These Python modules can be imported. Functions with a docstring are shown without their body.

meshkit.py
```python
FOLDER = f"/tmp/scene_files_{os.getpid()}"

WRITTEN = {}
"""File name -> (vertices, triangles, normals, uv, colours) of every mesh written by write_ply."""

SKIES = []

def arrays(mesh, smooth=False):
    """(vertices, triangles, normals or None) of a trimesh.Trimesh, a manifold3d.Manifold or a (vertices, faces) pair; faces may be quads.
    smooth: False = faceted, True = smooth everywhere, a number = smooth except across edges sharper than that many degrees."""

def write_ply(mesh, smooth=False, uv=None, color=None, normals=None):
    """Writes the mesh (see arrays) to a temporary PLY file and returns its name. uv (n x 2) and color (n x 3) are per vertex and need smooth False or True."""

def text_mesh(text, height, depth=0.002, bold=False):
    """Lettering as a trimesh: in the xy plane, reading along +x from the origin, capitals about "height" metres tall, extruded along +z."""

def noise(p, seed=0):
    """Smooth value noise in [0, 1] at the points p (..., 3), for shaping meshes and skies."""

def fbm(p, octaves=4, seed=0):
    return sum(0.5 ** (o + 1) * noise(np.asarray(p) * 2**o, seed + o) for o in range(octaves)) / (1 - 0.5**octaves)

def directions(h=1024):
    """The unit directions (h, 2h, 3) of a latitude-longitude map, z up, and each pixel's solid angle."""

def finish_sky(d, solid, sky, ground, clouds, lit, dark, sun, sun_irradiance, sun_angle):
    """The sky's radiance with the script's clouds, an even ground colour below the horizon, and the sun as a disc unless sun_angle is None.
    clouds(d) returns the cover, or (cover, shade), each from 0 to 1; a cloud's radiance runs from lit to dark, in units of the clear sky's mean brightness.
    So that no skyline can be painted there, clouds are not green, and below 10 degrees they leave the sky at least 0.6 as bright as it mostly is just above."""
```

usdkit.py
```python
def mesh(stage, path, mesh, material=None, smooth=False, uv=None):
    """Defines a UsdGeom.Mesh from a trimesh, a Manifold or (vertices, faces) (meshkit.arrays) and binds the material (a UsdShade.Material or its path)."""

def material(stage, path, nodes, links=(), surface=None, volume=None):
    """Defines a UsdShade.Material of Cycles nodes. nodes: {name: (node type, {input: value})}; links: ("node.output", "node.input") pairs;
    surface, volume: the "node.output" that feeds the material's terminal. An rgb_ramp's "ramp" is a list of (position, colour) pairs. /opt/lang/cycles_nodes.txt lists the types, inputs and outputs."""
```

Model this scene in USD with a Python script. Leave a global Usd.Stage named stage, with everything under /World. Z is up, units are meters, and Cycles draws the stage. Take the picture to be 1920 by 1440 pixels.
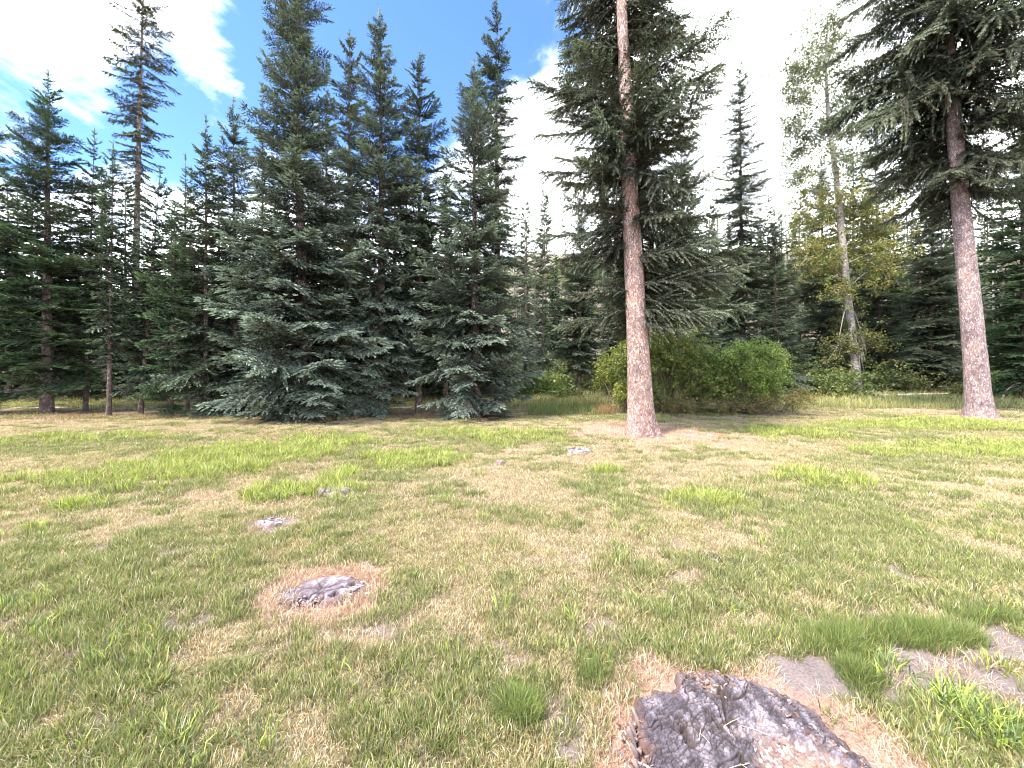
import math
import numpy as np
import trimesh
import usdkit
from meshkit import noise, fbm
from scipy.spatial import cKDTree
from pxr import Gf, Sdf, Usd, UsdGeom, UsdLux, UsdShade, Vt

stage = Usd.Stage.CreateInMemory()
UsdGeom.SetStageUpAxis(stage, "Z")
UsdGeom.SetStageMetersPerUnit(stage, 1.0)
UsdGeom.Xform.Define(stage, "/World")
UsdGeom.Scope.Define(stage, "/World/Looks")

# ------------------------------------------------------------------ camera, sky, sun, exposure
EYE = 1.6                      # height of the photographer's phone
F = 720.0                      # focal length in pixels of the 1920 wide photograph (13 mm ultra wide)
HORIZON = 700.0
APERTURE = 36.0
cam = UsdGeom.Camera.Define(stage, "/World/camera")
cam.CreateHorizontalApertureAttr(APERTURE)
cam.CreateVerticalApertureAttr(APERTURE * 0.75)
cam.CreateFocalLengthAttr(APERTURE * F / 1920.0)
cam.CreateVerticalApertureOffsetAttr(-(720.0 - HORIZON) * APERTURE / 1920.0)
cam.CreateClippingRangeAttr(Gf.Vec2f(0.05, 5000.0))
cam.CreateFStopAttr(0.0)
cam.AddTranslateOp().Set(Gf.Vec3d(0, 0, EYE))
cam.AddRotateXOp().Set(90.0)   # looks along +y
cam.CreateExposureAttr(3.15)

SUN_DIR = np.array([-0.62, -0.5, 1.05]); SUN_DIR /= np.linalg.norm(SUN_DIR)
sun = UsdLux.DistantLight.Define(stage, "/World/sun")
sun.CreateNormalizeAttr(True)
sun.CreateIntensityAttr(0.4)
sun.CreateAngleAttr(10.0)      # thin cloud in front of the sun
sun.CreateColorAttr(Gf.Vec3f(1.0, 0.94, 0.85))
_x = np.cross([0, 0, 1.0], SUN_DIR); _x /= np.linalg.norm(_x); _y = np.cross(SUN_DIR, _x)
sun.AddTransformOp().Set(Gf.Matrix4d(*_x, 0, *_y, 0, *SUN_DIR, 0, 0, 0, 30, 1))


def dirpx(px, py):
    d = np.array([(px - 960) / F, 1.0, (HORIZON - py) / F])
    return d / np.linalg.norm(d)


def sky_material():
    """A single scattering sky with cumulus: cover is a noise field, raised where the photograph has its cloud banks and lowered in the blue gaps."""
    n = {"co": ("texture_coordinate", {}),
         "sky": ("sky_texture", {"sky_type": "single_scattering", "sun_disc": False, "sun_elevation": float(math.asin(SUN_DIR[2])), "sun_rotation": float(math.atan2(SUN_DIR[0], SUN_DIR[1])), "altitude": 800.0, "air_density": 1.0, "aerosol_density": 0.1, "ozone_density": 2.2}),
         "map": ("mapping", {"scale": (1.0, 1.0, 1.9)}),
         "nz": ("noise_texture", {"scale": 4.2, "detail": 10.0, "roughness": 0.60, "distortion": 0.4}),
         "nz2": ("noise_texture", {"scale": 9.0, "detail": 5.0, "roughness": 0.5}),
         "xyz": ("separate_xyz", {}),
         "low": ("map_range", {"range_type": "smoothstep", "from_min": 0.28, "from_max": 0.54, "to_min": 0.26, "to_max": 0.0, "clamp": True})}
    links = [("co.generated", "map.vector"), ("map.vector", "nz.vector"), ("map.vector", "nz2.vector"), ("co.generated", "xyz.vector"), ("xyz.z", "low.value")]
    blobs = [  # (px, py, radius in degrees, weight): + cloud, - clear
        (240, 20, 13, 0.17), (40, 30, 8, 0.12), (420, 50, 6, 0.16), (1045, 110, 6, -0.16), (1010, 200, 7, 0.20), (1010, 330, 9, 0.22), (900, 230, 9, 0.34), (690, 30, 3.5, 0.12), (1000, 60, 4, 0.1), (1500, 150, 30, 0.40), (1410, 250, 10, -0.34), (1780, 250, 9, -0.2), (1750, -100, 30, 0.25),
        (750, 110, 15, -0.30), (60, 230, 13, -0.2), (430, 210, 10, -0.22), (560, 60, 9, -0.2), (890, 60, 11, -0.2), (700, -300, 22, -0.2)]
    last = "low.result"
    for k, (px, py, r, w) in enumerate(blobs):
        d = dirpx(px, py)
        n[f"dot{k}"] = ("vector_math", {"math_type": "dot_product", "vector2": tuple(d)})
        n[f"rng{k}"] = ("map_range", {"range_type": "smoothstep", "from_min": math.cos(math.radians(r)), "from_max": 1.0, "to_min": 0.0, "to_max": w, "clamp": True})
        n[f"add{k}"] = ("math", {"math_type": "add"})
        links += [("co.generated", f"dot{k}.vector1"), (f"dot{k}.value", f"rng{k}.value"), (f"rng{k}.result", f"add{k}.value1"), (last, f"add{k}.value2")]
        last = f"add{k}.value"
    n["sum"] = ("math", {"math_type": "add"})
    n["cover"] = ("map_range", {"range_type": "smoothstep", "from_min": 0.46, "from_max": 0.80, "clamp": True})
    n["shade"] = ("rgb_ramp", {"ramp": [(0.35, (5.8, 6.3, 7.1)), (0.6, (11.2, 11.4, 11.7))]})
    n["deep"] = ("mix_color", {"blend_type": "multiply", "fac": 1.0, "b": (0.52, 0.66, 0.86), "use_clamp": False})
    n["mix"] = ("mix_color", {"use_clamp": False})
    n["bg"] = ("background_shader", {"strength": 0.068})
    links += [("nz.fac", "sum.value1"), (last, "sum.value2"), ("sum.value", "cover.value"), ("cover.result", "mix.fac"), ("sky.color", "deep.a"), ("deep.result", "mix.a"),
              ("nz2.fac", "shade.fac"), ("shade.color", "mix.b"), ("mix.result", "bg.color")]
    return usdkit.material(stage, "/World/Looks/sky", n, links, surface="bg.background")


sky = UsdLux.DomeLight.Define(stage, "/World/sky")
UsdShade.MaterialBindingAPI.Apply(sky.GetPrim()).Bind(sky_material())
sky.GetPrim().SetCustomDataByKey("kind", "structure")

# ------------------------------------------------------------------ helpers
used = {}


def path_for(name, parent="/World"):
    k = used.get((parent, name), 0)
    used[(parent, name)] = k + 1
    return f"{parent}/{name}" if k == 0 else f"{parent}/{name}_{k:03d}"


def tag(prim, label=None, category=None, group=None, kind=None):
    for key, v in (("label", label), ("category", category), ("group", group), ("kind", kind)):
        if v:
            prim.SetCustomDataByKey(key, v)
    return prim


def thing(name, label, category, loc=(0, 0, 0), rotz=0.0, group=None):
    x = UsdGeom.Xform.Define(stage, path_for(name))
    x.AddTranslateOp().Set(Gf.Vec3d(*map(float, loc)))
    if rotz:
        x.AddRotateZOp().Set(float(rotz))
    return tag(x.GetPrim(), label, category, group)


def colour_var(prim, colours, name="tint"):
    UsdGeom.PrimvarsAPI(prim).CreatePrimvar(name, Sdf.ValueTypeNames.Color3fArray, "vertex").Set(Vt.Vec3fArray.FromNumpy(np.asarray(colours, np.float32)))


def part(name, mesh, material, parent, colours=None, smooth=False, kind=None, label=None):
    p = path_for(name, str(parent.GetPath()) if hasattr(parent, "GetPath") else parent)
    m = usdkit.mesh(stage, p, mesh, material, smooth=smooth)
    if colours is not None:
        colour_var(m.GetPrim(), colours)
    tag(m.GetPrim(), label=label, kind=kind)
    return m.GetPrim()


def ss(a, b, x):
    t = np.clip((np.asarray(x, float) - a) / (b - a), 0, 1)
    return t * t * (3 - 2 * t)


class Geo:
    """Collects triangles with a colour per vertex."""
    def __init__(self):
        self.v, self.f, self.c, self.n = [], [], [], 0

    def add(self, v, f, c):
        v = np.asarray(v, float)
        self.v.append(v); self.f.append(np.asarray(f, int) + self.n)
        self.c.append(np.broadcast_to(np.asarray(c, float), (len(v), 3))); self.n += len(v)

    def get(self):
        return (np.vstack(self.v), np.vstack(self.f)), np.vstack(self.c)


def unit(a):
    return a / np.maximum(np.linalg.norm(a, axis=-1, keepdims=True), 1e-9)


def tube(points, radii, sides=6, cap=True):
    points, radii = np.asarray(points, float), np.asarray(radii, float)
    t = unit(np.gradient(points, axis=0))
    ref = np.where(np.abs(t[:, 2:3]) > 0.8, [[1.0, 0, 0]], [[0, 0, 1.0]])
    a = unit(np.cross(t, ref)); b = np.cross(t, a)
    th = np.arange(sides) / sides * 2 * math.pi
    v = points[:, None] + radii[:, None, None] * (np.cos(th)[None, :, None] * a[:, None] + np.sin(th)[None, :, None] * b[:, None])
    n = len(points)
    i, j = np.meshgrid(np.arange(n - 1), np.arange(sides), indexing="ij")
    j2 = (j + 1) % sides
    q = np.stack([i * sides + j, i * sides + j2, (i + 1) * sides + j2, (i + 1) * sides + j], -1).reshape(-1, 4)
    f = np.vstack([q[:, [0, 1, 2]], q[:, [0, 2, 3]]])
    v = v.reshape(-1, 3)
    if cap:
        v = np.vstack([v, points[-1:] + t[-1:] * radii[-1] * 0.6])
        top = (n - 1) * sides + np.arange(sides)
        f = np.vstack([f, np.stack([top, np.roll(top, -1), np.full(sides, len(v) - 1)], 1)])
    return v, f


def spindles(p, d, length, width, rng, cross=True):
    """A needle clad twig each: two crossed narrow leaf shapes from p along d."""
    p, d = np.asarray(p, float), unit(np.asarray(d, float))
    n = len(p)
    r = unit(np.cross(d, unit(rng.normal(size=(n, 3)))))
    out_v, out_f = [], []
    for s in ((r, np.cross(d, r)) if cross else (r,)):
        v = np.stack([p, p + d * length[:, None] * 0.42 + s * width[:, None] * 0.5, p + d * length[:, None], p + d * length[:, None] * 0.42 - s * width[:, None] * 0.5], 1)
        out_v.append(v.reshape(-1, 3))
    v = np.vstack(out_v)
    m = len(v) // 4
    k = np.arange(m)[:, None] * 4
    f = np.vstack([k + [0, 1, 2], k + [0, 2, 3]])
    return v, f, m // n


def leaves(p, d, nrm, length, width):
    """Leaf shapes folded a little along the midrib."""
    d = unit(d); s = unit(np.cross(d, nrm)); up = np.cross(s, d)
    L, W = length[:, None], width[:, None]
    v = np.stack([p, p + d * L * .45 + s * W * .5 + up * W * .15, p + d * L, p + d * L * .45 - s * W * .5 + up * W * .15], 1).reshape(-1, 3)
    k = np.arange(len(p))[:, None] * 4
    return v, np.vstack([k + [0, 1, 2], k + [0, 2, 3]])


# ------------------------------------------------------------------ materials
def foliage_material(name, rough=0.55, transl=0.22, vary=0.35, spec=0.35, tcol=(1.2, 1.35, 0.6)):
    n = {"att": ("attribute", {"attribute": "tint"}), "oi": ("object_info", {}),
         "mr": ("map_range", {"to_min": 1 - vary, "to_max": 1 + vary}),
         "mul": ("mix_color", {"blend_type": "multiply", "fac": 1.0, "use_clamp": False}),
         "p": ("principled_bsdf", {"roughness": rough, "specular_ior_level": spec}),
         "tm": ("mix_color", {"blend_type": "multiply", "fac": 1.0, "b": tcol, "use_clamp": False}),
         "t": ("translucent_bsdf", {}), "m": ("mix_closure", {"fac": transl})}
    return usdkit.material(stage, f"/World/Looks/{name}", n, [("oi.random", "mr.value"), ("att.color", "mul.a"), ("mr.result", "mul.b"), ("mul.result", "p.base_color"),
                           ("mul.result", "tm.a"), ("tm.result", "t.color"), ("p.BSDF", "m.closure1"), ("t.BSDF", "m.closure2")], surface="m.closure")


def bark_material(name, dark, mid, light, scale=22.0, flake=0.5, stretch=0.45, bump=0.6):
    """Scaly conifer bark: plates of different tone with dark joints and pale flakes."""
    n = {"g": ("geometry", {}), "mp": ("mapping", {"scale": (1, 1, stretch)}),
         "v": ("voronoi_texture", {"feature": "f1", "scale": scale, "randomness": 1.0}),
         "e": ("voronoi_texture", {"feature": "distance_to_edge", "scale": scale}),
         "nz": ("noise_texture", {"scale": 3.0, "detail": 5.0, "roughness": 0.65}),
         "nf": ("noise_texture", {"scale": scale * 2.2, "detail": 4.0, "roughness": 0.7}),
         "cr": ("rgb_ramp", {"ramp": [(0.15, mid), (0.45, tuple(0.6 * a + 0.4 * b for a, b in zip(mid, light))), (0.62, mid), (1 - flake * 0.35, light)]}),
         "sep": ("separate_color", {}),
         "tone": ("rgb_ramp", {"ramp": [(0.3, (0.48, 0.45, 0.47)), (0.5, (1, 1, 1)), (0.7, (1.22, 1.06, 0.94))]}),
         "m1": ("mix_color", {"blend_type": "multiply", "fac": 1.0, "use_clamp": False}),
         "er": ("map_range", {"from_min": 0.0, "from_max": 0.09, "clamp": True}),
         "m2": ("mix_color", {"a": dark, "use_clamp": False}),
         "fr": ("map_range", {"from_min": 0.35, "from_max": 0.65, "to_min": 0.7, "to_max": 1.2, "clamp": True}),
         "m3": ("mix_color", {"blend_type": "multiply", "fac": 1.0, "use_clamp": False}),
         "h": ("math", {"math_type": "add"}), "b": ("bump", {"strength": bump, "distance": 0.02}),
         "p": ("principled_bsdf", {"roughness": 0.85, "specular_ior_level": 0.2})}
    L = [("g.position", "mp.vector"), ("mp.vector", "v.vector"), ("mp.vector", "e.vector"), ("g.position", "nz.vector"), ("mp.vector", "nf.vector"), ("v.color", "sep.color"), ("sep.r", "cr.fac"),
         ("nz.fac", "tone.fac"), ("cr.color", "m1.a"), ("tone.color", "m1.b"), ("e.distance", "er.value"), ("er.result", "m2.fac"), ("m1.result", "m2.b"), ("nf.fac", "fr.value"), ("m2.result", "m3.a"), ("fr.result", "m3.b"),
         ("m3.result", "p.base_color"), ("er.result", "h.value1"), ("nf.fac", "h.value2"), ("h.value", "b.height"), ("b.normal", "p.normal")]
    return usdkit.material(stage, f"/World/Looks/{name}", n, L, surface="p.BSDF")


def tinted_material(name, rough=0.85, fine=60.0, bump=0.3, dist=0.004, lo=0.7, hi=1.25):
    n = {"att": ("attribute", {"attribute": "tint"}), "g": ("geometry", {}), "nf": ("noise_texture", {"scale": fine, "detail": 6.0, "roughness": 0.65}),
         "fr": ("map_range", {"from_min": 0.3, "from_max": 0.7, "to_min": lo, "to_max": hi, "clamp": True}),
         "m": ("mix_color", {"blend_type": "multiply", "fac": 1.0, "use_clamp": False}), "b": ("bump", {"strength": bump, "distance": dist}),
         "p": ("principled_bsdf", {"roughness": rough, "specular_ior_level": 0.2})}
    return usdkit.material(stage, f"/World/Looks/{name}", n, [("g.position", "nf.vector"), ("nf.fac", "fr.value"), ("att.color", "m.a"), ("fr.result", "m.b"), ("m.result", "p.base_color"), ("nf.fac", "b.height"), ("b.normal", "p.normal")], surface="p.BSDF")


M_NEEDLE = foliage_material("needles", transl=0.12, vary=0.3)
M_LEAF = foliage_material("leaves", rough=0.45, transl=0.3, vary=0.1)
M_GRASS = foliage_material("grass_blades", rough=0.6, transl=0.3, vary=0.12, spec=0.2, tcol=(1.1, 1.1, 0.7))
M_TWIG = tinted_material("twig_wood", fine=40.0)
M_GROUND = tinted_material("ground", fine=90.0, bump=0.8, dist=0.012, lo=0.5, hi=1.45)
M_WOOD = tinted_material("weathered_wood", fine=150.0, bump=0.9, dist=0.004, lo=0.75, hi=1.25)
M_BARK_PINK = bark_material("pink_scaly_bark", (0.055, 0.033, 0.027), (0.33, 0.20, 0.165), (0.58, 0.47, 0.44), scale=38.0, flake=0.6, bump=1.0)
M_BARK_LILAC = bark_material("lilac_scaly_bark", (0.06, 0.04, 0.04), (0.30, 0.205, 0.20), (0.56, 0.47, 0.46), scale=34.0, flake=0.6, bump=1.0)
M_BARK_DARK = bark_material("dark_bark", (0.03, 0.022, 0.02), (0.10, 0.07, 0.058), (0.20, 0.16, 0.145), scale=20.0)
M_BARK_GREY = bark_material("grey_bark", (0.04, 0.032, 0.028), (0.15, 0.115, 0.10), (0.26, 0.22, 0.20), scale=14.0)
M_BARK_PALE = bark_material("pale_bark", (0.06, 0.05, 0.045), (0.25, 0.225, 0.20), (0.42, 0.39, 0.36), scale=9.0, stretch=1.6, bump=0.4)


# ------------------------------------------------------------------ terrain
def hill(x, y):
    side = 0.72 + 0.28 * ss(-25, 10, x)
    z = 0.55 * ss(23, 34, y) * (0.35 + 0.65 * ss(-5, 8, x)) + 5.5 * ss(36, 62, y) * side + np.clip(y - 52, 0, 66) * 0.50 * side
    return z + ss(40, 60, y) * 3.0 * (fbm(np.stack([x / 17, y / 17, 0 * x], -1), 3, 5) - 0.5)


def terrain(x, y):
    x, y = np.asarray(x, float), np.asarray(y, float)
    near = 1 - ss(14, 24, y)
    bump = (fbm(np.stack([x / 1.3, y / 1.3, 0 * x], -1), 3, 3) - 0.5) * 0.07 + (fbm(np.stack([x / 0.22, y / 0.22, 0 * x], -1), 2, 8) - 0.5) * 0.022
    return hill(x, y) + near * bump


def on_ground(px, py):
    y = EYE * F / (py - HORIZON)
    return (px - 960) / F * y, y


# lawn layout: soft ellipses traced on the lawn (photo pixels of centre, half sizes), kind
PATCH = {
    "lush": [(330, 885, 150, 30, .9), (480, 850, 170, 18, .9), (610, 830, 120, 12, .7), (560, 925, 100, 17, 1), (780, 862, 105, 14, 1), (640, 888, 34, 10, 1.2), (170, 945, 60, 10, .8), (150, 905, 120, 12, .5),
             (1490, 812, 85, 11, 1.1), (1580, 800, 40, 7, .8), (1700, 800, 90, 10, .6), (1850, 800, 90, 14, .8), (1830, 845, 130, 16, .8), (1900, 835, 40, 14, 1), (1320, 940, 56, 18, 1.2), (1535, 900, 95, 17, .8), (1145, 884, 28, 6, 1.2),
             (970, 820, 110, 14, .5), (860, 812, 90, 9, .5), (20, 1000, 40, 12, .3), (50, 1120, 90, 40, .12), (1660, 850, 60, 10, .5), (150, 825, 160, 12, .4)],
    "green": [(120, 840, 200, 22, .9), (480, 990, 190, 50, .5), (300, 1080, 230, 70, .7), (620, 1150, 170, 45, .5), (760, 1110, 90, 40, .8), (480, 1280, 300, 90, .55), (850, 1230, 260, 70, .35), (960, 1080, 50, 16, .6), (1100, 1150, 220, 50, .4), (1450, 1090, 160, 50, .6),
              (1700, 1060, 220, 60, .4), (1850, 970, 150, 60, .5), (1600, 970, 160, 40, .3), (1330, 985, 60, 18, .4), (1130, 1230, 100, 50, .5), (1230, 1180, 130, 22, .5), (860, 830, 200, 22, .5), (1050, 1360, 110, 70, .5), (900, 1390, 200, 60, .4), (1700, 870, 200, 25, .5), (1850, 1130, 150, 40, .6), (250, 1400, 300, 60, .4), (620, 1400, 300, 60, .45)],
    "dark": [(1580, 1205, 50, 14, .8), (1735, 1190, 70, 12, .9), (1870, 1172, 60, 10, .6), (1610, 1265, 30, 16, .5), (970, 1320, 36, 26, 1), (1150, 1270, 50, 30, .5), (580, 1075, 90, 14, .8), (690, 1080, 40, 12, .5), (1650, 1300, 36, 18, .5), (1905, 1320, 26, 30, .5)],
    "bare": [(1790, 1268, 210, 66, 1.25), (1880, 1225, 110, 44, 1.2), (1690, 1290, 60, 26, .8), (1530, 1268, 75, 40, 1.1), (1040, 1330, 34, 52, 1.0), (1120, 1180, 34, 26, .5), (350, 1165, 90, 26, .45), (140, 1235, 90, 20, .5), (60, 1190, 60, 16, .4), (1070, 1400, 40, 24, .8), (770, 1400, 60, 40, .5), (190, 1350, 50, 18, .5), (930, 1205, 40, 16, .4),
             (335, 1035, 40, 9, .7), (500, 985, 46, 13, 1), (460, 1115, 40, 12, .5)],
    "dry": [(80, 900, 140, 26, .8), (120, 960, 150, 26, .8), (330, 905, 60, 8, .6), (900, 930, 280, 60, .7), (1050, 1000, 280, 60, .6), (1250, 870, 260, 34, .8), (1700, 925, 160, 22, .6), (1450, 850, 150, 16, .6), (700, 799, 900, 10, 1.1), (100, 800, 200, 10, .8), (1330, 1120, 160, 30, .3), (1000, 1100, 200, 40, .4), (740, 1010, 120, 40, .4), (1600, 1040, 80, 20, .2), (760, 1290, 200, 40, .2), (1550, 790, 300, 8, .3), (560, 870, 40, 5, .6)],
    "litter": [(1200, 812, 130, 20, 1.3), (1330, 822, 70, 12, .6), (60, 790, 130, 9, .7), (1750, 770, 130, 6, .7), (1240, 835, 130, 12, .4), (350, 930, 60, 9, .5)],
}
CENTRE_STUMP = (0.995, 1.545)
MID_STUMP = on_ground(608, 1105)


def layout(x, y):
    """Amounts of lush, green, dark tussock, bare soil, dry straw and needle litter on the lawn at points x, y."""
    p = np.stack([x, y, 0 * x], -1)
    wob = fbm(p / 0.35, 3, 21) - 0.5
    wob2 = fbm(p / 0.12, 2, 31) - 0.5
    out = {}
    for kind, spots in PATCH.items():
        a = np.zeros_like(x)
        for px, py, rx, ry, w in spots:
            cx, cy = on_ground(px, py)
            top, low = on_ground(px, py - ry)[1], on_ground(px, py + ry)[1]
            sx, sy = rx / F * cy, max((top - low) / 2, 0.02)
            r = np.sqrt(((x - cx) / sx) ** 2 + ((y - (top + low) / 2) / sy) ** 2)
            a = np.maximum(a, w * (1 - ss(0.55, 1.15, r + wob * 1.3 + wob2 * 0.5)))
        out[kind] = a
    big = fbm(p / 1.7, 4, 41); med = fbm(p / 0.45, 3, 51)
    out["green"] = np.maximum(out["green"], 1.6 * ss(0.46, 0.72, 0.5 * big + 0.5 * med + 0.07 * (1 - ss(2.6, 4.2, y))) * (1 - 0.7 * out["dry"]))
    out["dry"] = np.maximum(out["dry"] * 1.25, 1.2 * ss(0.40, 0.62, fbm(p / 0.8, 4, 61)))
    out["bare"] = np.maximum(out["bare"], 0.55 * ss(0.70, 0.80, fbm(p / 0.3, 3, 71)) * (y < 5))
    for (cx, cy), r0, r1 in ((CENTRE_STUMP, 0.5, 0.74), (MID_STUMP, 0.36, 0.5)):
        r = np.hypot(x - cx, (y - cy) * 1.1)
        ring = 1 - ss(r0, r1, r + wob * 0.25)
        out["litter"] = np.maximum(out["litter"], 1.4 * ring)
    duff = (1 - ss(-1.2, 1.6, x + wob * 3)) * ss(13.6, 14.5, y + wob * 1.6) * (1 - ss(16.4, 17.0, y))
    for (sx_, sy_, rr_) in ((-6.9, 13.6, 1.9), (-3.6, 14.2, 1.5), (-.9, 14.0, 1.3)):
        duff = np.maximum(duff, 1 - ss(.6, 1.1, np.hypot(x - sx_, y - sy_) / rr_ + wob))
    out["duff"] = duff
    # beyond the mown lawn: rough herbs and dry meadow
    out["rough"] = ss(16.5, 18.5, y + wob * 1.5) * (1 - ss(40, 46, y))
    return out


C_STRAW, C_GREEN, C_SOIL, C_LITTER = np.array([0.20, 0.152, 0.092]), np.array([0.04, 0.04, 0.018]), np.array([0.19, 0.15, 0.14]), np.array([0.36, 0.205, 0.155])
C_HILL = np.array([0.155, 0.135, 0.095])


def build_ground():
    def lines(lo, dense_lo, dense_hi, hi, step, grow):
        mid = list(np.arange(dense_lo, dense_hi, step))
        a, s = [dense_lo], step
        while a[-1] > lo:
            s *= grow; a.append(a[-1] - s)
        b, s = [mid[-1]], step
        while b[-1] < hi:
            s *= grow; b.append(b[-1] + s)
        return np.array(a[:0:-1] + mid + b[1:])
    xs = lines(-420, -7, 7, 420, 0.055, 1.035)
    ys = lines(-260, 0.6, 9, 900, 0.05, 1.028)
    X, Y = np.meshgrid(xs, ys, indexing="ij")
    Z = terrain(X, Y)
    for (cx, cy), r0, dz in ((CENTRE_STUMP, 0.58, 0.004), (MID_STUMP, 0.42, 0.03)):
        Z -= dz * (1 - ss(r0 * 0.5, r0, np.hypot(X - cx, Y - cy)))
    a = layout(X, Y)
    wob = fbm(np.stack([X / 0.09, Y / 0.09, 0 * X], -1), 2, 91)[..., None]
    c = C_STRAW * (0.75 + 0.4 * wob)
    g = np.clip(0.55 * a["green"] + 0.8 * a["lush"] + a["dark"], 0, 1)[..., None] * 0.7
    c = c * (1 - g) + C_GREEN * g
    t = np.clip(a["litter"], 0, 1)[..., None]
    c = c * (1 - t) + C_LITTER * (0.75 + 0.5 * wob) * t
    t = np.clip(a["bare"] * 1.2, 0, 1)[..., None]
    c = c * (1 - t) + C_SOIL * (0.75 + 0.5 * wob) * t
    t = (ss(34, 44, Y + 8 * (fbm(np.stack([X / 6, Y / 6, 0 * X], -1), 3, 12) - .5)))[..., None]
    hillc = C_HILL * (0.7 + 0.6 * fbm(np.stack([X / 5, Y / 5, 0 * X], -1), 4, 13)[..., None])
    c = c * (1 - t) + hillc * t
    t = np.clip(a["duff"], 0, 1)[..., None] * .9
    c = c * (1 - t) + np.array([.13, .09, .065]) * (0.6 + 0.8 * wob) * t
    nx, ny = len(xs), len(ys)
    i, j = np.meshgrid(np.arange(nx - 1), np.arange(ny - 1), indexing="ij")
    q = np.stack([i * ny + j, (i + 1) * ny + j, (i + 1) * ny + j + 1, i * ny + j + 1], -1).reshape(-1, 4)
    v = np.stack([X, Y, Z], -1).reshape(-1, 3)
    m = usdkit.mesh(stage, path_for("ground"), (v, q), M_GROUND, smooth=True)
    colour_var(m.GetPrim(), c.reshape(-1, 3))
    tag(m.GetPrim(), "dry lawn in front of a rising brown hillside", kind="structure")
    # gravel path just behind the front row of conifers
    t = np.linspace(0, 1, 160)
    px = -34 + 37 * t; py = 17.6 + 0.9 * t + 0.25 * np.sin(px * 0.5)
    w = 0.85 + 0.1 * np.sin(px * 1.3)
    rows = []
    for s in (-1, -.5, 0, .5, 1):
        yy = py + s * w + 0.08 * noise(np.stack([px * 3, s + 0 * px, 0 * px], -1), 4)
        rows.append(np.stack([px, yy, terrain(px, yy) + 0.03], -1))
    v = np.stack(rows, 1).reshape(-1, 3)
    i, j = np.meshgrid(np.arange(159), np.arange(4), indexing="ij")
    q = np.stack([i * 5 + j, (i + 1) * 5 + j, (i + 1) * 5 + j + 1, i * 5 + j + 1], -1).reshape(-1, 4)
    m = usdkit.mesh(stage, path_for("path"), (v, q), M_GROUND, smooth=True)
    colour_var(m.GetPrim(), np.array([0.46, 0.42, 0.40]) * (0.8 + 0.4 * fbm(v * 2, 3, 2)[:, None]))
    tag(m.GetPrim(), "pale gravel path behind the row of conifers", kind="structure")


build_ground()

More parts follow.
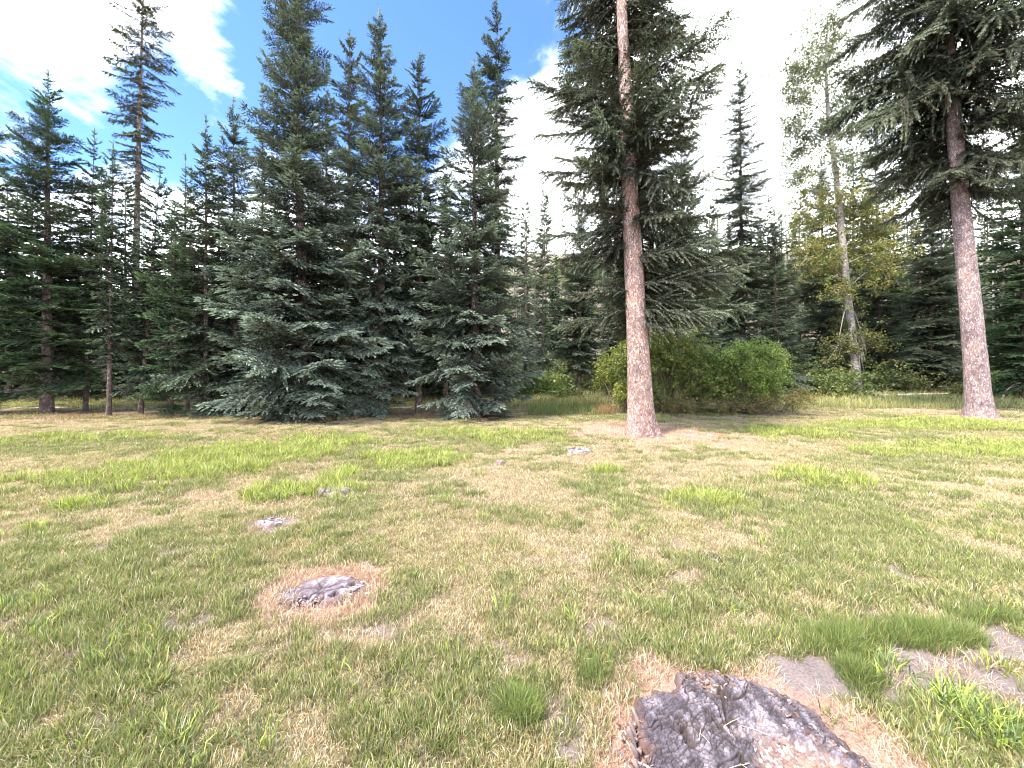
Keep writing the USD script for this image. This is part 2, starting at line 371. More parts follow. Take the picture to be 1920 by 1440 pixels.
# ------------------------------------------------------------------ conifer boughs
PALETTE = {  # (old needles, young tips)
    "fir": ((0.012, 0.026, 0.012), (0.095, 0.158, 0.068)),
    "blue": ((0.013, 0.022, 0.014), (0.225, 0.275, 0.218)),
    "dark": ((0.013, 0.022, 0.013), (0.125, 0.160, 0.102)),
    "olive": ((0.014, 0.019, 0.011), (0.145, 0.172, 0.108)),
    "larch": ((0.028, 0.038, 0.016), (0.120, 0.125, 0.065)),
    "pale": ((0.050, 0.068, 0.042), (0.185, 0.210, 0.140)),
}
STYLE = {  # droop, tip up, width/length, secondary angle, secondary hang, twig hang, twig length, twig width, spacing of secondaries and of twigs
    "spruce": dict(droop=.14, tip=.18, wide=.42, ang=56, hang=.12, thang=.20, tl=.125, tw=.034, sp=.085, ts=.046),
    "fir": dict(droop=.08, tip=.08, wide=.50, ang=62, hang=.04, thang=.05, tl=.120, tw=.030, sp=.080, ts=.043),
    "hang": dict(droop=.40, tip=.16, wide=.40, ang=54, hang=.50, thang=.8, tl=.095, tw=.026, sp=.062, ts=.034),
    "larch": dict(droop=.16, tip=.20, wide=.34, ang=55, hang=.15, thang=.3, tl=.110, tw=.045, sp=.10, ts=.065),
}
LENGTHS = (0.35, 0.75, 1.35, 2.2)
stage.CreateClassPrim("/World/bough_kinds")
BOUGHS = {}


def make_bough(style, palette, L, seed):
    st, rng = STYLE[style], np.random.default_rng(seed)
    old, tip = map(np.array, PALETTE[palette])
    wood = np.array([0.11, 0.08, 0.065])
    n = 14
    t = np.linspace(0, 1, n)
    bend = rng.uniform(-.10, .10)
    axis = np.stack([L * t, bend * L * t ** 2, L * (-st["droop"] * t + st["tip"] * t ** 2.2)], 1)
    stem = Geo()
    stem.add(*tube(axis, np.interp(t, [0, 1], [0.007 * L + 0.004, 0.003]), 4, cap=False), wood)
    at = lambda u: np.stack([np.interp(u, t, axis[:, k]) for k in range(3)], -1)
    P, D, LEN, COL = [], [], [], []
    bare = rng.uniform(.05, .16) if L > 1 else 0.03
    count = max(4, int(L * (1 - bare) / st["sp"]))
    us = np.linspace(bare, 0.97, count) + rng.uniform(-.4, .4, count) / count
    for k, u in enumerate(us):
        for side in (-1, 1):
            if rng.random() < 0.07:
                continue
            prof = min(1.0, 0.35 + (u - bare) / 0.25) * max(0.0, 1 - u) ** 0.75 + 0.09
            ls = max(0.07, L * st["wide"] * prof * rng.uniform(.7, 1.15))
            jit = 20 if style == "hang" else 11
            hang = st["hang"] * (rng.uniform(.1, 1.9) if style == "hang" else rng.uniform(.6, 1.4))
            ang = math.radians(st["ang"] + rng.uniform(-jit, jit) - 18 * u)
            lift = rng.uniform(-.16, .26)
            d0 = np.array([math.cos(ang), side * math.sin(ang), lift])
            m = max(3, int(ls / st["ts"]))
            s = (np.arange(m) + rng.uniform(.2, .8, m)) / m
            base = at(min(max(u, 0), 1))
            q = base + np.outer(s * ls, d0) + np.outer(-(hang * ls) * s ** 1.6, [0, 0, 1])
            if ls > 0.18:
                sq = np.linspace(0, 1, 4)
                stem.add(*tube(base + np.outer(sq * ls, d0) + np.outer(-(hang * ls) * sq ** 1.6, [0, 0, 1]), [0.0035, .003, .0025, .002], 3, cap=False), wood)
            dd = unit(d0 + np.outer(-1.6 * hang * s ** .6, [0, 0, 1]))
            lat = unit(np.cross(dd, [0, 0, 1.0]))
            for sg in (-1, 1):
                a = np.radians(rng.uniform(25, 75, m))
                tw = dd * np.cos(a)[:, None] + sg * lat * np.sin(a)[:, None] + np.array([0, 0, 1]) * (rng.uniform(-.2, .6, m) - st["thang"] * rng.uniform(.4, 1.1, m))[:, None]
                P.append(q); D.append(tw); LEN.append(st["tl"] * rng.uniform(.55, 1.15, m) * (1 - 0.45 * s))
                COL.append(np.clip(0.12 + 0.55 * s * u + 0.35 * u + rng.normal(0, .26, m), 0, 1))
            P.append(base + np.outer([1.0 * ls], d0) - [[0, 0, hang * ls]]); D.append(dd[-1:]); LEN.append([st["tl"]]); COL.append([min(1, .5 + .5 * u)])
    m = max(4, int(L / 0.05))
    u = rng.uniform(bare, 1, m)
    P.append(at(u)); D.append(np.stack([np.full(m, .7), rng.normal(0, .5, m), rng.normal(.25, .35, m)], 1)); LEN.append(st["tl"] * rng.uniform(.5, 1, m)); COL.append(np.clip(.2 + .6 * u, 0, 1))
    P.append(axis[-1:]); D.append([[1, bend, .25]]); LEN.append([st["tl"] * 1.2]); COL.append([1.0])
    P, D, LEN, COL = np.vstack(P), np.vstack(D), np.concatenate(LEN), np.concatenate(COL)
    if style == "hang" and seed % 3 == 0:
        m = int(26 * L); w = rng.integers(len(P) // 3, len(P), m)
        P = np.vstack([P, P[w]]); D = np.vstack([D, rng.normal(0, .18, (m, 3)) + [0, 0, -1]]); LEN = np.append(LEN, rng.uniform(.06, .10, m)); COL = np.append(COL, np.full(m, -1.0))
    v, f, rep = spindles(P, D, LEN, st["tw"] * (0.8 + 0.4 * rng.random(len(P))), rng)
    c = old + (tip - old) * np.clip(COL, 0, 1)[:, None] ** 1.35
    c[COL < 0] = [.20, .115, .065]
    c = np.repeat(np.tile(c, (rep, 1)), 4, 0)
    return stem.get(), ((v, f), c)


def bough_kind(style, palette, size, variant):
    key = (style, palette, size, variant)
    if key not in BOUGHS:
        p = f"/World/bough_kinds/{style}_{palette}_{size}_{variant}"
        UsdGeom.Xform.Define(stage, p)
        (stem, sc), (nd, nc) = make_bough(style, palette, LENGTHS[size], hash_seed(key))
        part("stem", stem, M_TWIG, p, sc)
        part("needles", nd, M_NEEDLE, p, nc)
        BOUGHS[key] = p
    return BOUGHS[key]


def hash_seed(key):
    s = 7
    for ch in repr(key):
        s = (s * 131 + ord(ch)) % 2147483647
    return s


def frame(pos, az, el, roll, scale):
    x = np.array([math.cos(az) * math.cos(el), math.sin(az) * math.cos(el), math.sin(el)])
    y = np.array([-math.sin(az), math.cos(az), 0])
    z = np.cross(x, y)
    y, z = y * math.cos(roll) + z * math.sin(roll), z * math.cos(roll) - y * math.sin(roll)
    sx, sy, sz = np.broadcast_to(scale, 3)
    return Gf.Matrix4d(*(x * sx), 0, *(y * sy), 0, *(z * sz), 0, *map(float, pos), 1)


def hang_bough(tree, style, palette, pos, az, el, length, rng, wide=1.0):
    size = int(np.argmin([abs(math.log(length / l)) for l in LENGTHS]))
    kind = bough_kind(style, palette, size, int(rng.integers(3)))
    x = UsdGeom.Xform.Define(stage, path_for("bough", str(tree.GetPath())))
    s = length / LENGTHS[size]
    x.AddTransformOp().Set(frame(pos, az, el, rng.normal(0, .38 if style == "hang" else .22), (s, s * wide * rng.uniform(.85, 1.15), s)))
    x.GetPrim().GetReferences().AddInternalReference(kind)
    x.GetPrim().SetInstanceable(True)


def trunk_mesh(path, radii, sides=28, rough=0.03, flare=0.0, seed=0, ribs=5, step=0.08):
    """A trunk along a poly-line with root flare, gentle swellings and scaly relief."""
    path, radii = np.asarray(path, float), np.asarray(radii, float)
    s = np.concatenate([[0], np.cumsum(np.linalg.norm(np.diff(path, axis=0), axis=1))])
    n = max(6, int(s[-1] / step))
    u = s[-1] * np.linspace(0, 1, n) ** 1.15
    pts = np.stack([np.interp(u, s, path[:, k]) for k in range(3)], 1)
    r = np.interp(u, s, radii)
    th = np.arange(sides) / sides * 2 * math.pi
    U, T = np.meshgrid(u, th, indexing="ij")
    R = r[:, None] * (1 + flare * np.exp(-U / 0.28) * (0.75 + 0.55 * np.sin(ribs * T + seed) * np.cos(2 * T + 1.3 * seed)) + flare * .35 * np.exp(-U / 1.1))
    q = np.stack([np.cos(T) * 2.2, np.sin(T) * 2.2, U * 1.4], -1)
    R = R * (1 + rough * 2 * (fbm(q, 2, seed) - .5) + rough * 1.2 * (fbm(q * np.array([6, 6, 5.0]), 2, seed + 3) - .5))
    t = unit(np.gradient(pts, axis=0))
    a = unit(np.cross(t, [0.0, 1, 0])); b = np.cross(t, a)
    v = pts[:, None] + R[..., None] * (np.cos(T)[..., None] * a[:, None] + np.sin(T)[..., None] * b[:, None])
    i, j = np.meshgrid(np.arange(n - 1), np.arange(sides), indexing="ij")
    j2 = (j + 1) % sides
    quad = np.stack([i * sides + j, i * sides + j2, (i + 1) * sides + j2, (i + 1) * sides + j], -1).reshape(-1, 4)
    return v.reshape(-1, 3), quad


def trunk_path(px, base_y, top_px, top_y, Y, mid=()):
    """World poly-line of a trunk at depth Y through photo points."""
    pts = [(px, base_y)] + list(mid) + [(top_px, top_y)]
    w = [((x - 960) / F * Y, Y, EYE + (HORIZON - y) / F * Y) for x, y in pts]
    g = float(terrain(w[0][0], Y))
    w[0] = (w[0][0], Y, g - 0.12)
    return np.array(w)


def dead_twigs(path_at, z0, z1, count, length, rng, sides=3, droop=-.25):
    g = Geo()
    for _ in range(count):
        z = rng.uniform(z0, z1); p = path_at(z)
        az = rng.uniform(0, 2 * math.pi); L = length * rng.uniform(.4, 1.1)
        d = np.array([math.cos(az), math.sin(az), droop * rng.uniform(-.3, 1)])
        k = np.linspace(0, 1, 4)
        pts = p + np.outer(k * L, d) + np.outer(k ** 2 * L * rng.uniform(-.25, .1), [0, 0, 1])
        g.add(*tube(pts, [.010, .008, .005, .002], sides, cap=False), [0.13, 0.105, 0.09])
        for _ in range(int(rng.integers(2, 6))):
            u = rng.uniform(.3, .95); b = p + d * L * u + [0, 0, u * u * L * -.1]
            az2 = az + rng.uniform(-1.1, 1.1); l2 = L * rng.uniform(.15, .4)
            e = b + l2 * np.array([math.cos(az2), math.sin(az2), rng.uniform(-.4, .1)])
            g.add(*tube([b, (b + e) / 2, e], [.005, .004, .0015], sides, cap=False), [0.13, 0.105, 0.09])
    return g.get()


def conifer(label, category, name, base, top, Y, prof, style, palette, bark, r0, seed, crown_low=None, whorl=0.42, per=5, low_el=-14, high_el=48, mid=(), keep=None, dead=0, extra_wide=1.0, flare=.25, group=None, stubs=0, stub_top=5.0, sides=20, rscale=1.0):
    """base, top: photo pixels of the trunk; prof: (photo y, half width in photo pixels) of the crown's outline, from the top down."""
    if base[0] < 500 and Y < 17:
        prof = [(y + max(0, y - 600) * .3, w * 1.13) for y, w in prof]
    rng = np.random.default_rng(seed)
    path = trunk_path(base[0], base[1], top[0], top[1], Y, mid)
    zs = path[:, 2]
    path_at = lambda z: np.array([np.interp(z, zs, path[:, k]) for k in range(2)] + [z])
    origin = np.array([path[0, 0], Y, float(terrain(path[0, 0], Y))])
    tree = thing(name, label, category, origin, group=group)
    H = zs[-1] - origin[2]
    cos = math.cos(math.atan2(abs(path[0, 0]), Y))
    to_m = lambda hw: hw / F * Y * cos * rscale
    pz = np.array([EYE + (HORIZON - y) / F * Y for y, _ in prof])[::-1]; pr = np.array([to_m(h) for _, h in prof])[::-1]
    hh = np.linspace(0, 1, 24)
    zz = zs[0] + (zs[-1] - zs[0]) * hh
    rr = np.maximum(r0 * (1 - hh) ** 0.9, 0.012)
    part("trunk", trunk_mesh([path_at(z) - origin for z in zz], rr, sides=sides, flare=flare, seed=seed % 7, rough=.05), bark, tree, smooth=True)
    z = pz[0]
    az0 = rng.uniform(0, 6.28)
    count = 0
    while z < zs[-1] - 0.12:
        h = (z - pz[0]) / (zs[-1] - pz[0])
        R = float(np.interp(z, pz, pr))
        w = whorl * (0.80 + 0.35 * max(0, h))
        k = per + (1 if h < .6 and per > 4 else 0) if R > 0.5 else max(4, per - 1)
        az0 += rng.uniform(.5, 1.2)
        for b in range(k):
            az = az0 + b * 2 * math.pi / k + rng.normal(0, .32)
            if keep and not keep(az, z, rng):
                continue
            zb = z + rng.uniform(-.5, .5) * w
            length = R * rng.choice([rng.uniform(.35, .7), rng.uniform(.75, 1.22)], p=[.3, .7]) + 0.05
            el = math.radians(low_el + (high_el - low_el) * max(0, h) ** 1.7 + rng.normal(0, 11))
            p = path_at(min(zb, zs[-1] - .08)) - origin
            hang_bough(tree, style, palette, p, az, el, max(length / max(.35, math.cos(el)) * (.9 if h < .85 else .8), .16), rng, extra_wide)
            count += 1
        z += w
    if stubs:
        for _ in range(stubs):
            zb = origin[2] + rng.uniform(.7, stub_top); p = path_at(zb) - origin
            r = float(np.interp(zb, zz, rr)); az = rng.uniform(0, 6.28); d = np.array([math.cos(az), math.sin(az), rng.uniform(-.25, .2)])
            L = r + rng.uniform(.02, .09) + (.25 if rng.random() < .2 else 0); q = rng.uniform(.008, .018)
            v, f = tube([p + d * r * .8, p + d * (r + L) / 2, p + d * L + [0, 0, -.01]], [q * 1.5, q, q * .6], 6)
            part("branch_stub", (v, f), M_TWIG, tree, np.broadcast_to([.17, .12, .10], (len(v), 3)))
    # leader
    g = Geo()
    P = path_at(zs[-1] - .05) - origin
    m = 22
    u = rng.uniform(-.55, .35, m)
    v, f, rep = spindles(P + np.outer(u, [0, 0, 1]), np.stack([rng.normal(0, .6, m), rng.normal(0, .6, m), np.full(m, .9)], 1), rng.uniform(.10, .2, m), np.full(m, .04), rng)
    g.add(v, f, PALETTE[palette][1])
    v, f, rep = spindles([P], [[0.02, 0, 1]], np.array([.55]), np.array([.05]), rng)
    g.add(v, f, PALETTE[palette][1])
    gm, gc = g.get()
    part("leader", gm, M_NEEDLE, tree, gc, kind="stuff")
    if dead:
        low = origin[2] + 0.25
        hi = pz[0] + 0.6
        dm, dc = dead_twigs(lambda zz_: path_at(zz_) - origin, low, hi, dead, max(.5, to_m(prof[-1][1]) * .9), rng)
        part("dead_twigs", dm, M_TWIG, tree, dc, kind="stuff")
    return tree


# ------------------------------------------------------------------ the conifers one can tell apart (photo pixels), front row first
SPIRE = lambda top, low, hw, e=.85: [(top, 4)] + [(top + (low - top) * t, hw * t ** e) for t in (.1, .25, .45, .7, .9)] + [(low, hw * .85)]

conifer("broad dark green fir with level layered boughs at the far left of the row", "fir tree", "fir_tree", (88, 775), (90, 148), 15.4,
        [(148, 5), (200, 28), (260, 62), (330, 88), (430, 112), (560, 135), (650, 125), (700, 95)], "fir", "fir", M_BARK_DARK, .19, 11, whorl=.40, low_el=-4, high_el=44, dead=60)
conifer("fir cut off by the left picture edge, its spiky boughs reaching in", "fir tree", "fir_tree", (-72, 778), (-50, 140), 14.8,
        [(140, 5), (220, 50), (330, 105), (480, 135), (640, 140), (710, 110)], "fir", "fir", M_BARK_DARK, .19, 12, whorl=.42, low_el=-4, high_el=40, dead=30)
conifer("thin young conifer with a feathery top just right of the broad layered fir", "fir tree", "fir_tree", (160, 780), (177, 256), 16.6,
        [(256, 4), (300, 22), (380, 42), (500, 55), (620, 55), (680, 40)], "spruce", "dark", M_BARK_DARK, .085, 13, whorl=.40, dead=40)
conifer("thin spire left of the tall bare stemmed larch, slender trunk bare below", "spruce tree", "spruce_tree", (204, 781), (212, 284), 14.4,
        [(284, 4), (330, 20), (420, 40), (520, 52), (600, 48), (650, 30)], "spruce", "dark", M_BARK_DARK, .075, 14, whorl=.38, dead=50)
conifer("tall bare stemmed larch with a ragged open crown high above the left trees", "larch tree", "larch_tree", (252, 752), (272, -110), 22.5,
        [(-110, 10), (-30, 45), (60, 72), (120, 84), (200, 74), (280, 62), (340, 45), (400, 30)], "larch", "larch", M_BARK_GREY, .22, 15, whorl=.60, per=6, low_el=-24, high_el=34, rscale=.85, mid=((256, 430), (262, 200)), flare=.1)
conifer("low bushy spruce with reddish stem left of the twin stems", "spruce tree", "spruce_tree", (263, 782), (300, 330), 15.2,
        [(330, 4), (400, 34), (500, 58), (620, 72), (700, 55)], "spruce", "dark", M_BARK_DARK, .08, 16, whorl=.40, dead=40)
conifer("young spruce with sunlit boughs in the middle of the left group", "spruce tree", "spruce_tree", (320, 782), (328, 398), 14.1,
        [(398, 4), (450, 26), (520, 52), (620, 68), (690, 62), (720, 40)], "fir", "fir", M_BARK_DARK, .085, 17, whorl=.36, dead=40)
conifer("slim spruce with a thin bare lower stem beside the crooked spire", "spruce tree", "spruce_tree", (352, 781), (358, 330), 15.8,
        [(330, 4), (400, 24), (500, 44), (620, 60), (690, 50)], "spruce", "dark", M_BARK_DARK, .075, 18, whorl=.42, dead=30)
conifer("slender spruce with a crooked thin spire and bare stem foot", "spruce tree", "spruce_tree", (387, 782), (386, 236), 14.2,
        [(236, 4), (290, 24), (360, 48), (460, 66), (580, 78), (680, 80), (720, 50)], "spruce", "dark", M_BARK_DARK, .105, 19, whorl=.38, dead=50)
conifer("pointed spruce with a long bare leader left of the great blue green spruce", "spruce tree", "spruce_tree", (443, 778), (437, 198), 15.2,
        [(198, 4), (260, 26), (340, 46), (440, 66), (560, 84), (680, 90), (730, 70)], "spruce", "blue", M_BARK_DARK, .11, 20, whorl=.38, dead=20)
conifer("great blue green spruce with wide boughs sweeping down to the grass", "spruce tree", "spruce_tree", (583, 786), (552, -62), 13.5,
        [(-62, 5), (0, 38), (60, 58), (150, 70), (250, 88), (350, 104), (450, 130), (560, 165), (650, 178), (720, 172), (765, 130)], "spruce", "blue", M_BARK_DARK, .24, 21, whorl=.34, per=6, low_el=-12, high_el=46, mid=((572, 600), (558, 300)), extra_wide=1.1)
conifer("yellowish green spruce peeping out behind the great blue green spruce", "spruce tree", "spruce_tree", (655, 770), (655, 70), 18.0,
        [(70, 5), (130, 26), (250, 50), (400, 75), (600, 90), (700, 70)], "spruce", "larch", M_BARK_DARK, .16, 22, whorl=.5)
conifer("tall dark spruce with a spiky top and two bushy shoulders right of the great one", "spruce tree", "spruce_tree", (712, 777), (711, 30), 14.3,
        [(30, 4), (90, 24), (160, 42), (250, 62), (350, 84), (450, 92), (560, 96), (660, 88), (740, 72), (765, 50)], "spruce", "blue", M_BARK_DARK, .18, 23, whorl=.36, per=6, low_el=-22, high_el=46, mid=((716, 460),))
conifer("spruce with bare reddish lower stem showing between two skirted spruces", "spruce tree", "spruce_tree", (785, 775), (787, 108), 15.0,
        [(108, 4), (160, 24), (240, 48), (330, 62), (430, 72), (540, 82), (620, 70), (680, 40)], "spruce", "dark", M_BARK_DARK, .13, 24, whorl=.40, per=5, low_el=-18, dead=40)
conifer("dense dark green spruce shaped like a cone with boughs to the ground", "spruce tree", "spruce_tree", (892, 782), (888, 128), 14.0,
        [(128, 4), (180, 22), (260, 44), (340, 60), (430, 78), (530, 94), (640, 106), (720, 98), (765, 70)], "spruce", "blue", M_BARK_DARK, .18, 25, rscale=1.15, whorl=.34, per=6, low_el=-14)
conifer("tall open spruce rising behind the dense cone shaped one", "spruce tree", "spruce_tree", (934, 764), (930, 24), 17.5,
        [(24, 4), (70, 22), (130, 40), (210, 52), (290, 60), (360, 50), (450, 40), (600, 40)], "spruce", "dark", M_BARK_DARK, .20, 26, whorl=.46, low_el=-24)

to_cam = lambda az, x, y: abs((az - math.atan2(-y, -x) + math.pi) % (2 * math.pi) - math.pi)


def keep_centre(az, z, rng):
    y = HORIZON - (z - EYE) / 10.0 * F
    front = to_cam(az, 3.3, 10.0)
    if y > 450 and math.cos(az) < -.15 and rng.random() < .6:
        return False
    if y > 540:
        return front > 1.0 and rng.random() < .85
    if 330 < y <= 540:
        return front > 0.95 or rng.random() < .06
    if 215 < y <= 330:
        return front > .3 or rng.random() < .6
    return front > 0.85


conifer("nearest spruce, drooping dark boughs on a pink scaly trunk in mid lawn", "spruce tree", "spruce_tree", (1203, 816), (1158, -480), 10.0,
        [(-480, 20), (-250, 90), (0, 125), (100, 128), (200, 140), (300, 140), (400, 140), (480, 150), (540, 165), (590, 120)], "hang", "olive", M_BARK_PINK, .30, 31, whorl=.35, per=8, low_el=4, high_el=30,
        mid=((1196, 650), (1183, 400), (1165, 0)), keep=keep_centre, rscale=1.14, flare=.7, sides=80, stubs=26, stub_top=9.0)


def keep_right(az, z, rng):
    y = HORIZON - (z - EYE) / 14.0 * F
    front = to_cam(az, 17.0, 14.0)
    if y > 330:
        return front > 1.0
    if 200 < y < 290:
        return front > .8
    return front > .35 or rng.random() < .6


conifer("thick lilac pink trunk of the big leaning spruce at the right edge, boughs high up", "spruce tree", "spruce_tree", (1838, 784), (1735, -560), 14.0,
        [(-560, 30), (-250, 190), (0, 270), (100, 290), (200, 270), (290, 215), (360, 130), (400, 70)], "hang", "olive", M_BARK_LILAC, .325, 32, whorl=.46, per=6, low_el=-12, high_el=30,
        mid=((1822, 600), (1800, 370), (1770, 0)), keep=keep_right, flare=.5, sides=80, stubs=18, stub_top=6.5, extra_wide=1.1)

# second rank, between the lawn and the hillside
conifer("small dark spruce with bare twiggy foot left of the nearest spruce", "spruce tree", "spruce_tree", (1085, 738), (1090, 400), 27.0,
        [(400, 4), (450, 22), (520, 44), (590, 60), (650, 62), (690, 40)], "spruce", "dark", M_BARK_GREY, .16, 41, whorl=.4, per=6, dead=60)
conifer("slim grey stemmed conifer in the gap beside the tall grass", "conifer", "conifer", (1018, 738), (1018, 352), 26.0,
        [(352, 3), (420, 14), (520, 24), (600, 30), (680, 26)], "spruce", "pale", M_BARK_GREY, .09, 42, whorl=.6, per=4, dead=40)
conifer("slender spire shaped spruce standing alone against the white cloud", "spruce tree", "spruce_tree", (1392, 736), (1387, 112), 26.0,
        [(112, 3), (170, 18), (240, 30), (300, 38), (380, 48), (460, 52), (560, 56), (640, 40)], "spruce", "dark", M_BARK_DARK, .21, 43, whorl=.46, per=6, low_el=-24, high_el=40, dead=20, rscale=1.15)
conifer("bushy spruce behind the right end of the green shrubs", "spruce tree", "spruce_tree", (1456, 736), (1452, 395), 25.0,
        [(395, 4), (450, 24), (530, 48), (620, 62), (700, 66), (725, 50)], "spruce", "dark", M_BARK_DARK, .15, 44, whorl=.4, per=6)
conifer("shadowy spruce behind the golden leaved tree, left side", "spruce tree", "spruce_tree", (1545, 732), (1540, 300), 32.0,
        [(300, 4), (380, 34), (480, 60), (600, 80), (700, 70)], "spruce", "dark", M_BARK_DARK, .2, 45, whorl=.5, per=6)
conifer("shadowy spruce behind the golden leaved tree, right side", "spruce tree", "spruce_tree", (1652, 732), (1640, 250), 33.0,
        [(250, 4), (330, 34), (450, 60), (600, 78), (700, 70)], "spruce", "dark", M_BARK_DARK, .2, 46, whorl=.5, per=6)
conifer("dark fir filling the gap left of the thick leaning trunk", "fir tree", "fir_tree", (1742, 730), (1750, 330), 28.0,
        [(330, 4), (400, 40), (500, 70), (620, 88), (715, 84)], "fir", "dark", M_BARK_DARK, .2, 47, whorl=.42, per=7)
conifer("dark layered fir at the right edge behind the thick leaning trunk", "fir tree", "fir_tree", (1925, 728), (1915, 230), 21.0,
        [(230, 5), (300, 50), (420, 85), (540, 105), (650, 112), (715, 100)], "fir", "fir", M_BARK_DARK, .24, 48, whorl=.38, per=7)
conifer("fir beyond the right edge, only its level bough ends in view", "fir tree", "fir_tree", (2050, 730), (2050, 160), 20.0,
        [(160, 5), (300, 70), (450, 120), (600, 150), (700, 140)], "fir", "fir", M_BARK_DARK, .24, 49, whorl=.5, per=6)
conifer("dark spruce seen through the drooping boughs of the nearest spruce", "spruce tree", "spruce_tree", (1288, 738), (1275, 210), 24.0,
        [(210, 4), (300, 36), (420, 56), (540, 66), (660, 66)], "spruce", "dark", M_BARK_DARK, .2, 50, whorl=.46, per=6)
for px, base_y, top, hw, Y, words in ((130, 768, 400, 60, 21, "half hidden spruce behind the thin feathery topped conifer"), (30, 768, 330, 80, 20, "spruce half hidden behind the broad layered fir"),
                                      (345, 764, 300, 60, 21.5, "pale spruce seen between the crooked spire and the larch stem"), (490, 764, 190, 62, 20.5, "spruce behind the left shoulder of the great blue green spruce"),
                                      (610, 764, 120, 70, 20, "dim spruce behind the great blue green spruce, its top hidden"), (835, 762, 290, 50, 20, "slim spruce in the gap left of the dense cone shaped one"), (760, 762, 210, 60, 21, "dim spruce behind the two spiky topped spruces"), (985, 748, 372, 26, 25, "thin pale topped conifer right of the dense cone shaped spruce")):
    conifer(words, "spruce tree", "spruce_tree", (px, base_y), (px + 3, top), Y, SPIRE(top, 690, hw), "spruce", "dark" if px < 900 else "pale", M_BARK_DARK, .13, 60 + px, whorl=.55, per=5, dead=16)


# ------------------------------------------------------------------ woods on the hillside
def far_conifer_kind(k, height, width, palette, sparse):
    rng = np.random.default_rng(900 + k)
    p = f"/World/far_tree_kinds/kind_{k}"
    UsdGeom.Xform.Define(stage, p)
    z = np.linspace(-.4, height, 9)
    part("trunk", tube(np.stack([.05 * np.sin(z), 0 * z, z], 1), np.interp(z, [-.4, height], [height * .011, .015]), 6), M_BARK_GREY, p)
    old, tip = map(np.array, PALETTE[palette])
    P, D, LEN, COL = [], [], [], []
    zz = height * rng.uniform(.05, .12)
    while zz < height - .2:
        h = zz / height
        R = width * (1 - h) ** .8 * rng.uniform(.75, 1.15) + .12
        for az in rng.uniform(0, 6.28, 4 if sparse else 6):
            L = R * rng.uniform(.6, 1.15)
            d = np.array([math.cos(az), math.sin(az), -.28 + .9 * h ** 2 + rng.normal(0, .1)])
            lat = np.array([-math.sin(az), math.cos(az), 0])
            m = max(3, int(L / .10 * (.6 if sparse else 1)))
            u = (np.arange(m) + rng.random(m)) / m
            q = np.array([0, 0, zz]) + np.outer(u * L, d) + np.outer(u * u * L * .14, [0, 0, 1])
            P.append(q); D.append(d * .7 + np.outer(rng.uniform(-1, 1, m) * 1.1, lat) + np.outer(rng.uniform(-.5, .25, m), [0, 0, 1]))
            LEN.append(np.minimum(.5, .22 + .35 * L * (1 - u)) * rng.uniform(.6, 1.1, m)); COL.append(np.clip(u * .7 + rng.normal(0, .2, m), 0, 1))
        zz += .38 * (1.2 - .5 * h) * (1.5 if sparse else 1)
    P, D, LEN, COL = np.vstack(P), np.vstack(D), np.concatenate(LEN), np.concatenate(COL)
    v, f, rep = spindles(P, D, LEN, .055 + LEN * .16, rng)
    part("crown", (v, f), M_NEEDLE, p, np.repeat(np.tile(old + (tip - old) * COL[:, None], (rep, 1)), 4, 0), kind="stuff")
    return p


def snag_kind(k, height):
    rng = np.random.default_rng(950 + k)
    p = f"/World/far_tree_kinds/snag_{k}"
    UsdGeom.Xform.Define(stage, p)
    z = np.linspace(-.4, height, 9)
    bend = rng.uniform(-.02, .02)
    part("trunk", tube(np.stack([bend * z, 0 * z, z], 1), np.interp(z, [-.4, height], [height * .009, .02]), 6), M_BARK_PALE, p)
    g = Geo()
    for _ in range(70):
        u = rng.uniform(.2, .97); az = rng.uniform(0, 6.28); L = (1.3 * (1 - u) + .25) * rng.uniform(.4, 1.1)
        b = np.array([bend * u * height, 0, u * height]); d = np.array([math.cos(az), math.sin(az), rng.uniform(-.35, .15)])
        g.add(*tube([b, b + d * L * .5, b + d * L + [0, 0, -.1 * L]], [.022, .016, .006], 3, cap=False), [.24, .22, .21])
    m, c = g.get()
    part("twigs", m, M_TWIG, p, c, kind="stuff")
    return p


stage.CreateClassPrim("/World/far_tree_kinds")
FAR = [far_conifer_kind(0, 13, 1.7, "dark", False), far_conifer_kind(1, 11, 1.5, "pale", False), far_conifer_kind(2, 15, 1.5, "larch", True), far_conifer_kind(3, 12, 1.3, "pale", True), far_conifer_kind(4, 14, 1.9, "fir", False)]
SNAGS = [snag_kind(0, 12), snag_kind(1, 14)]


def copy_of(kind, name, label, category, group, pos, rot, scale):
    x = UsdGeom.Xform.Define(stage, path_for(name))
    x.AddTranslateOp().Set(Gf.Vec3d(*map(float, pos))); x.AddRotateZOp().Set(float(rot)); x.AddScaleOp().Set(Gf.Vec3f(*map(float, np.broadcast_to(scale, 3))))
    x.GetPrim().GetReferences().AddInternalReference(kind)
    x.GetPrim().SetInstanceable(True)
    tag(x.GetPrim(), label, category, group)


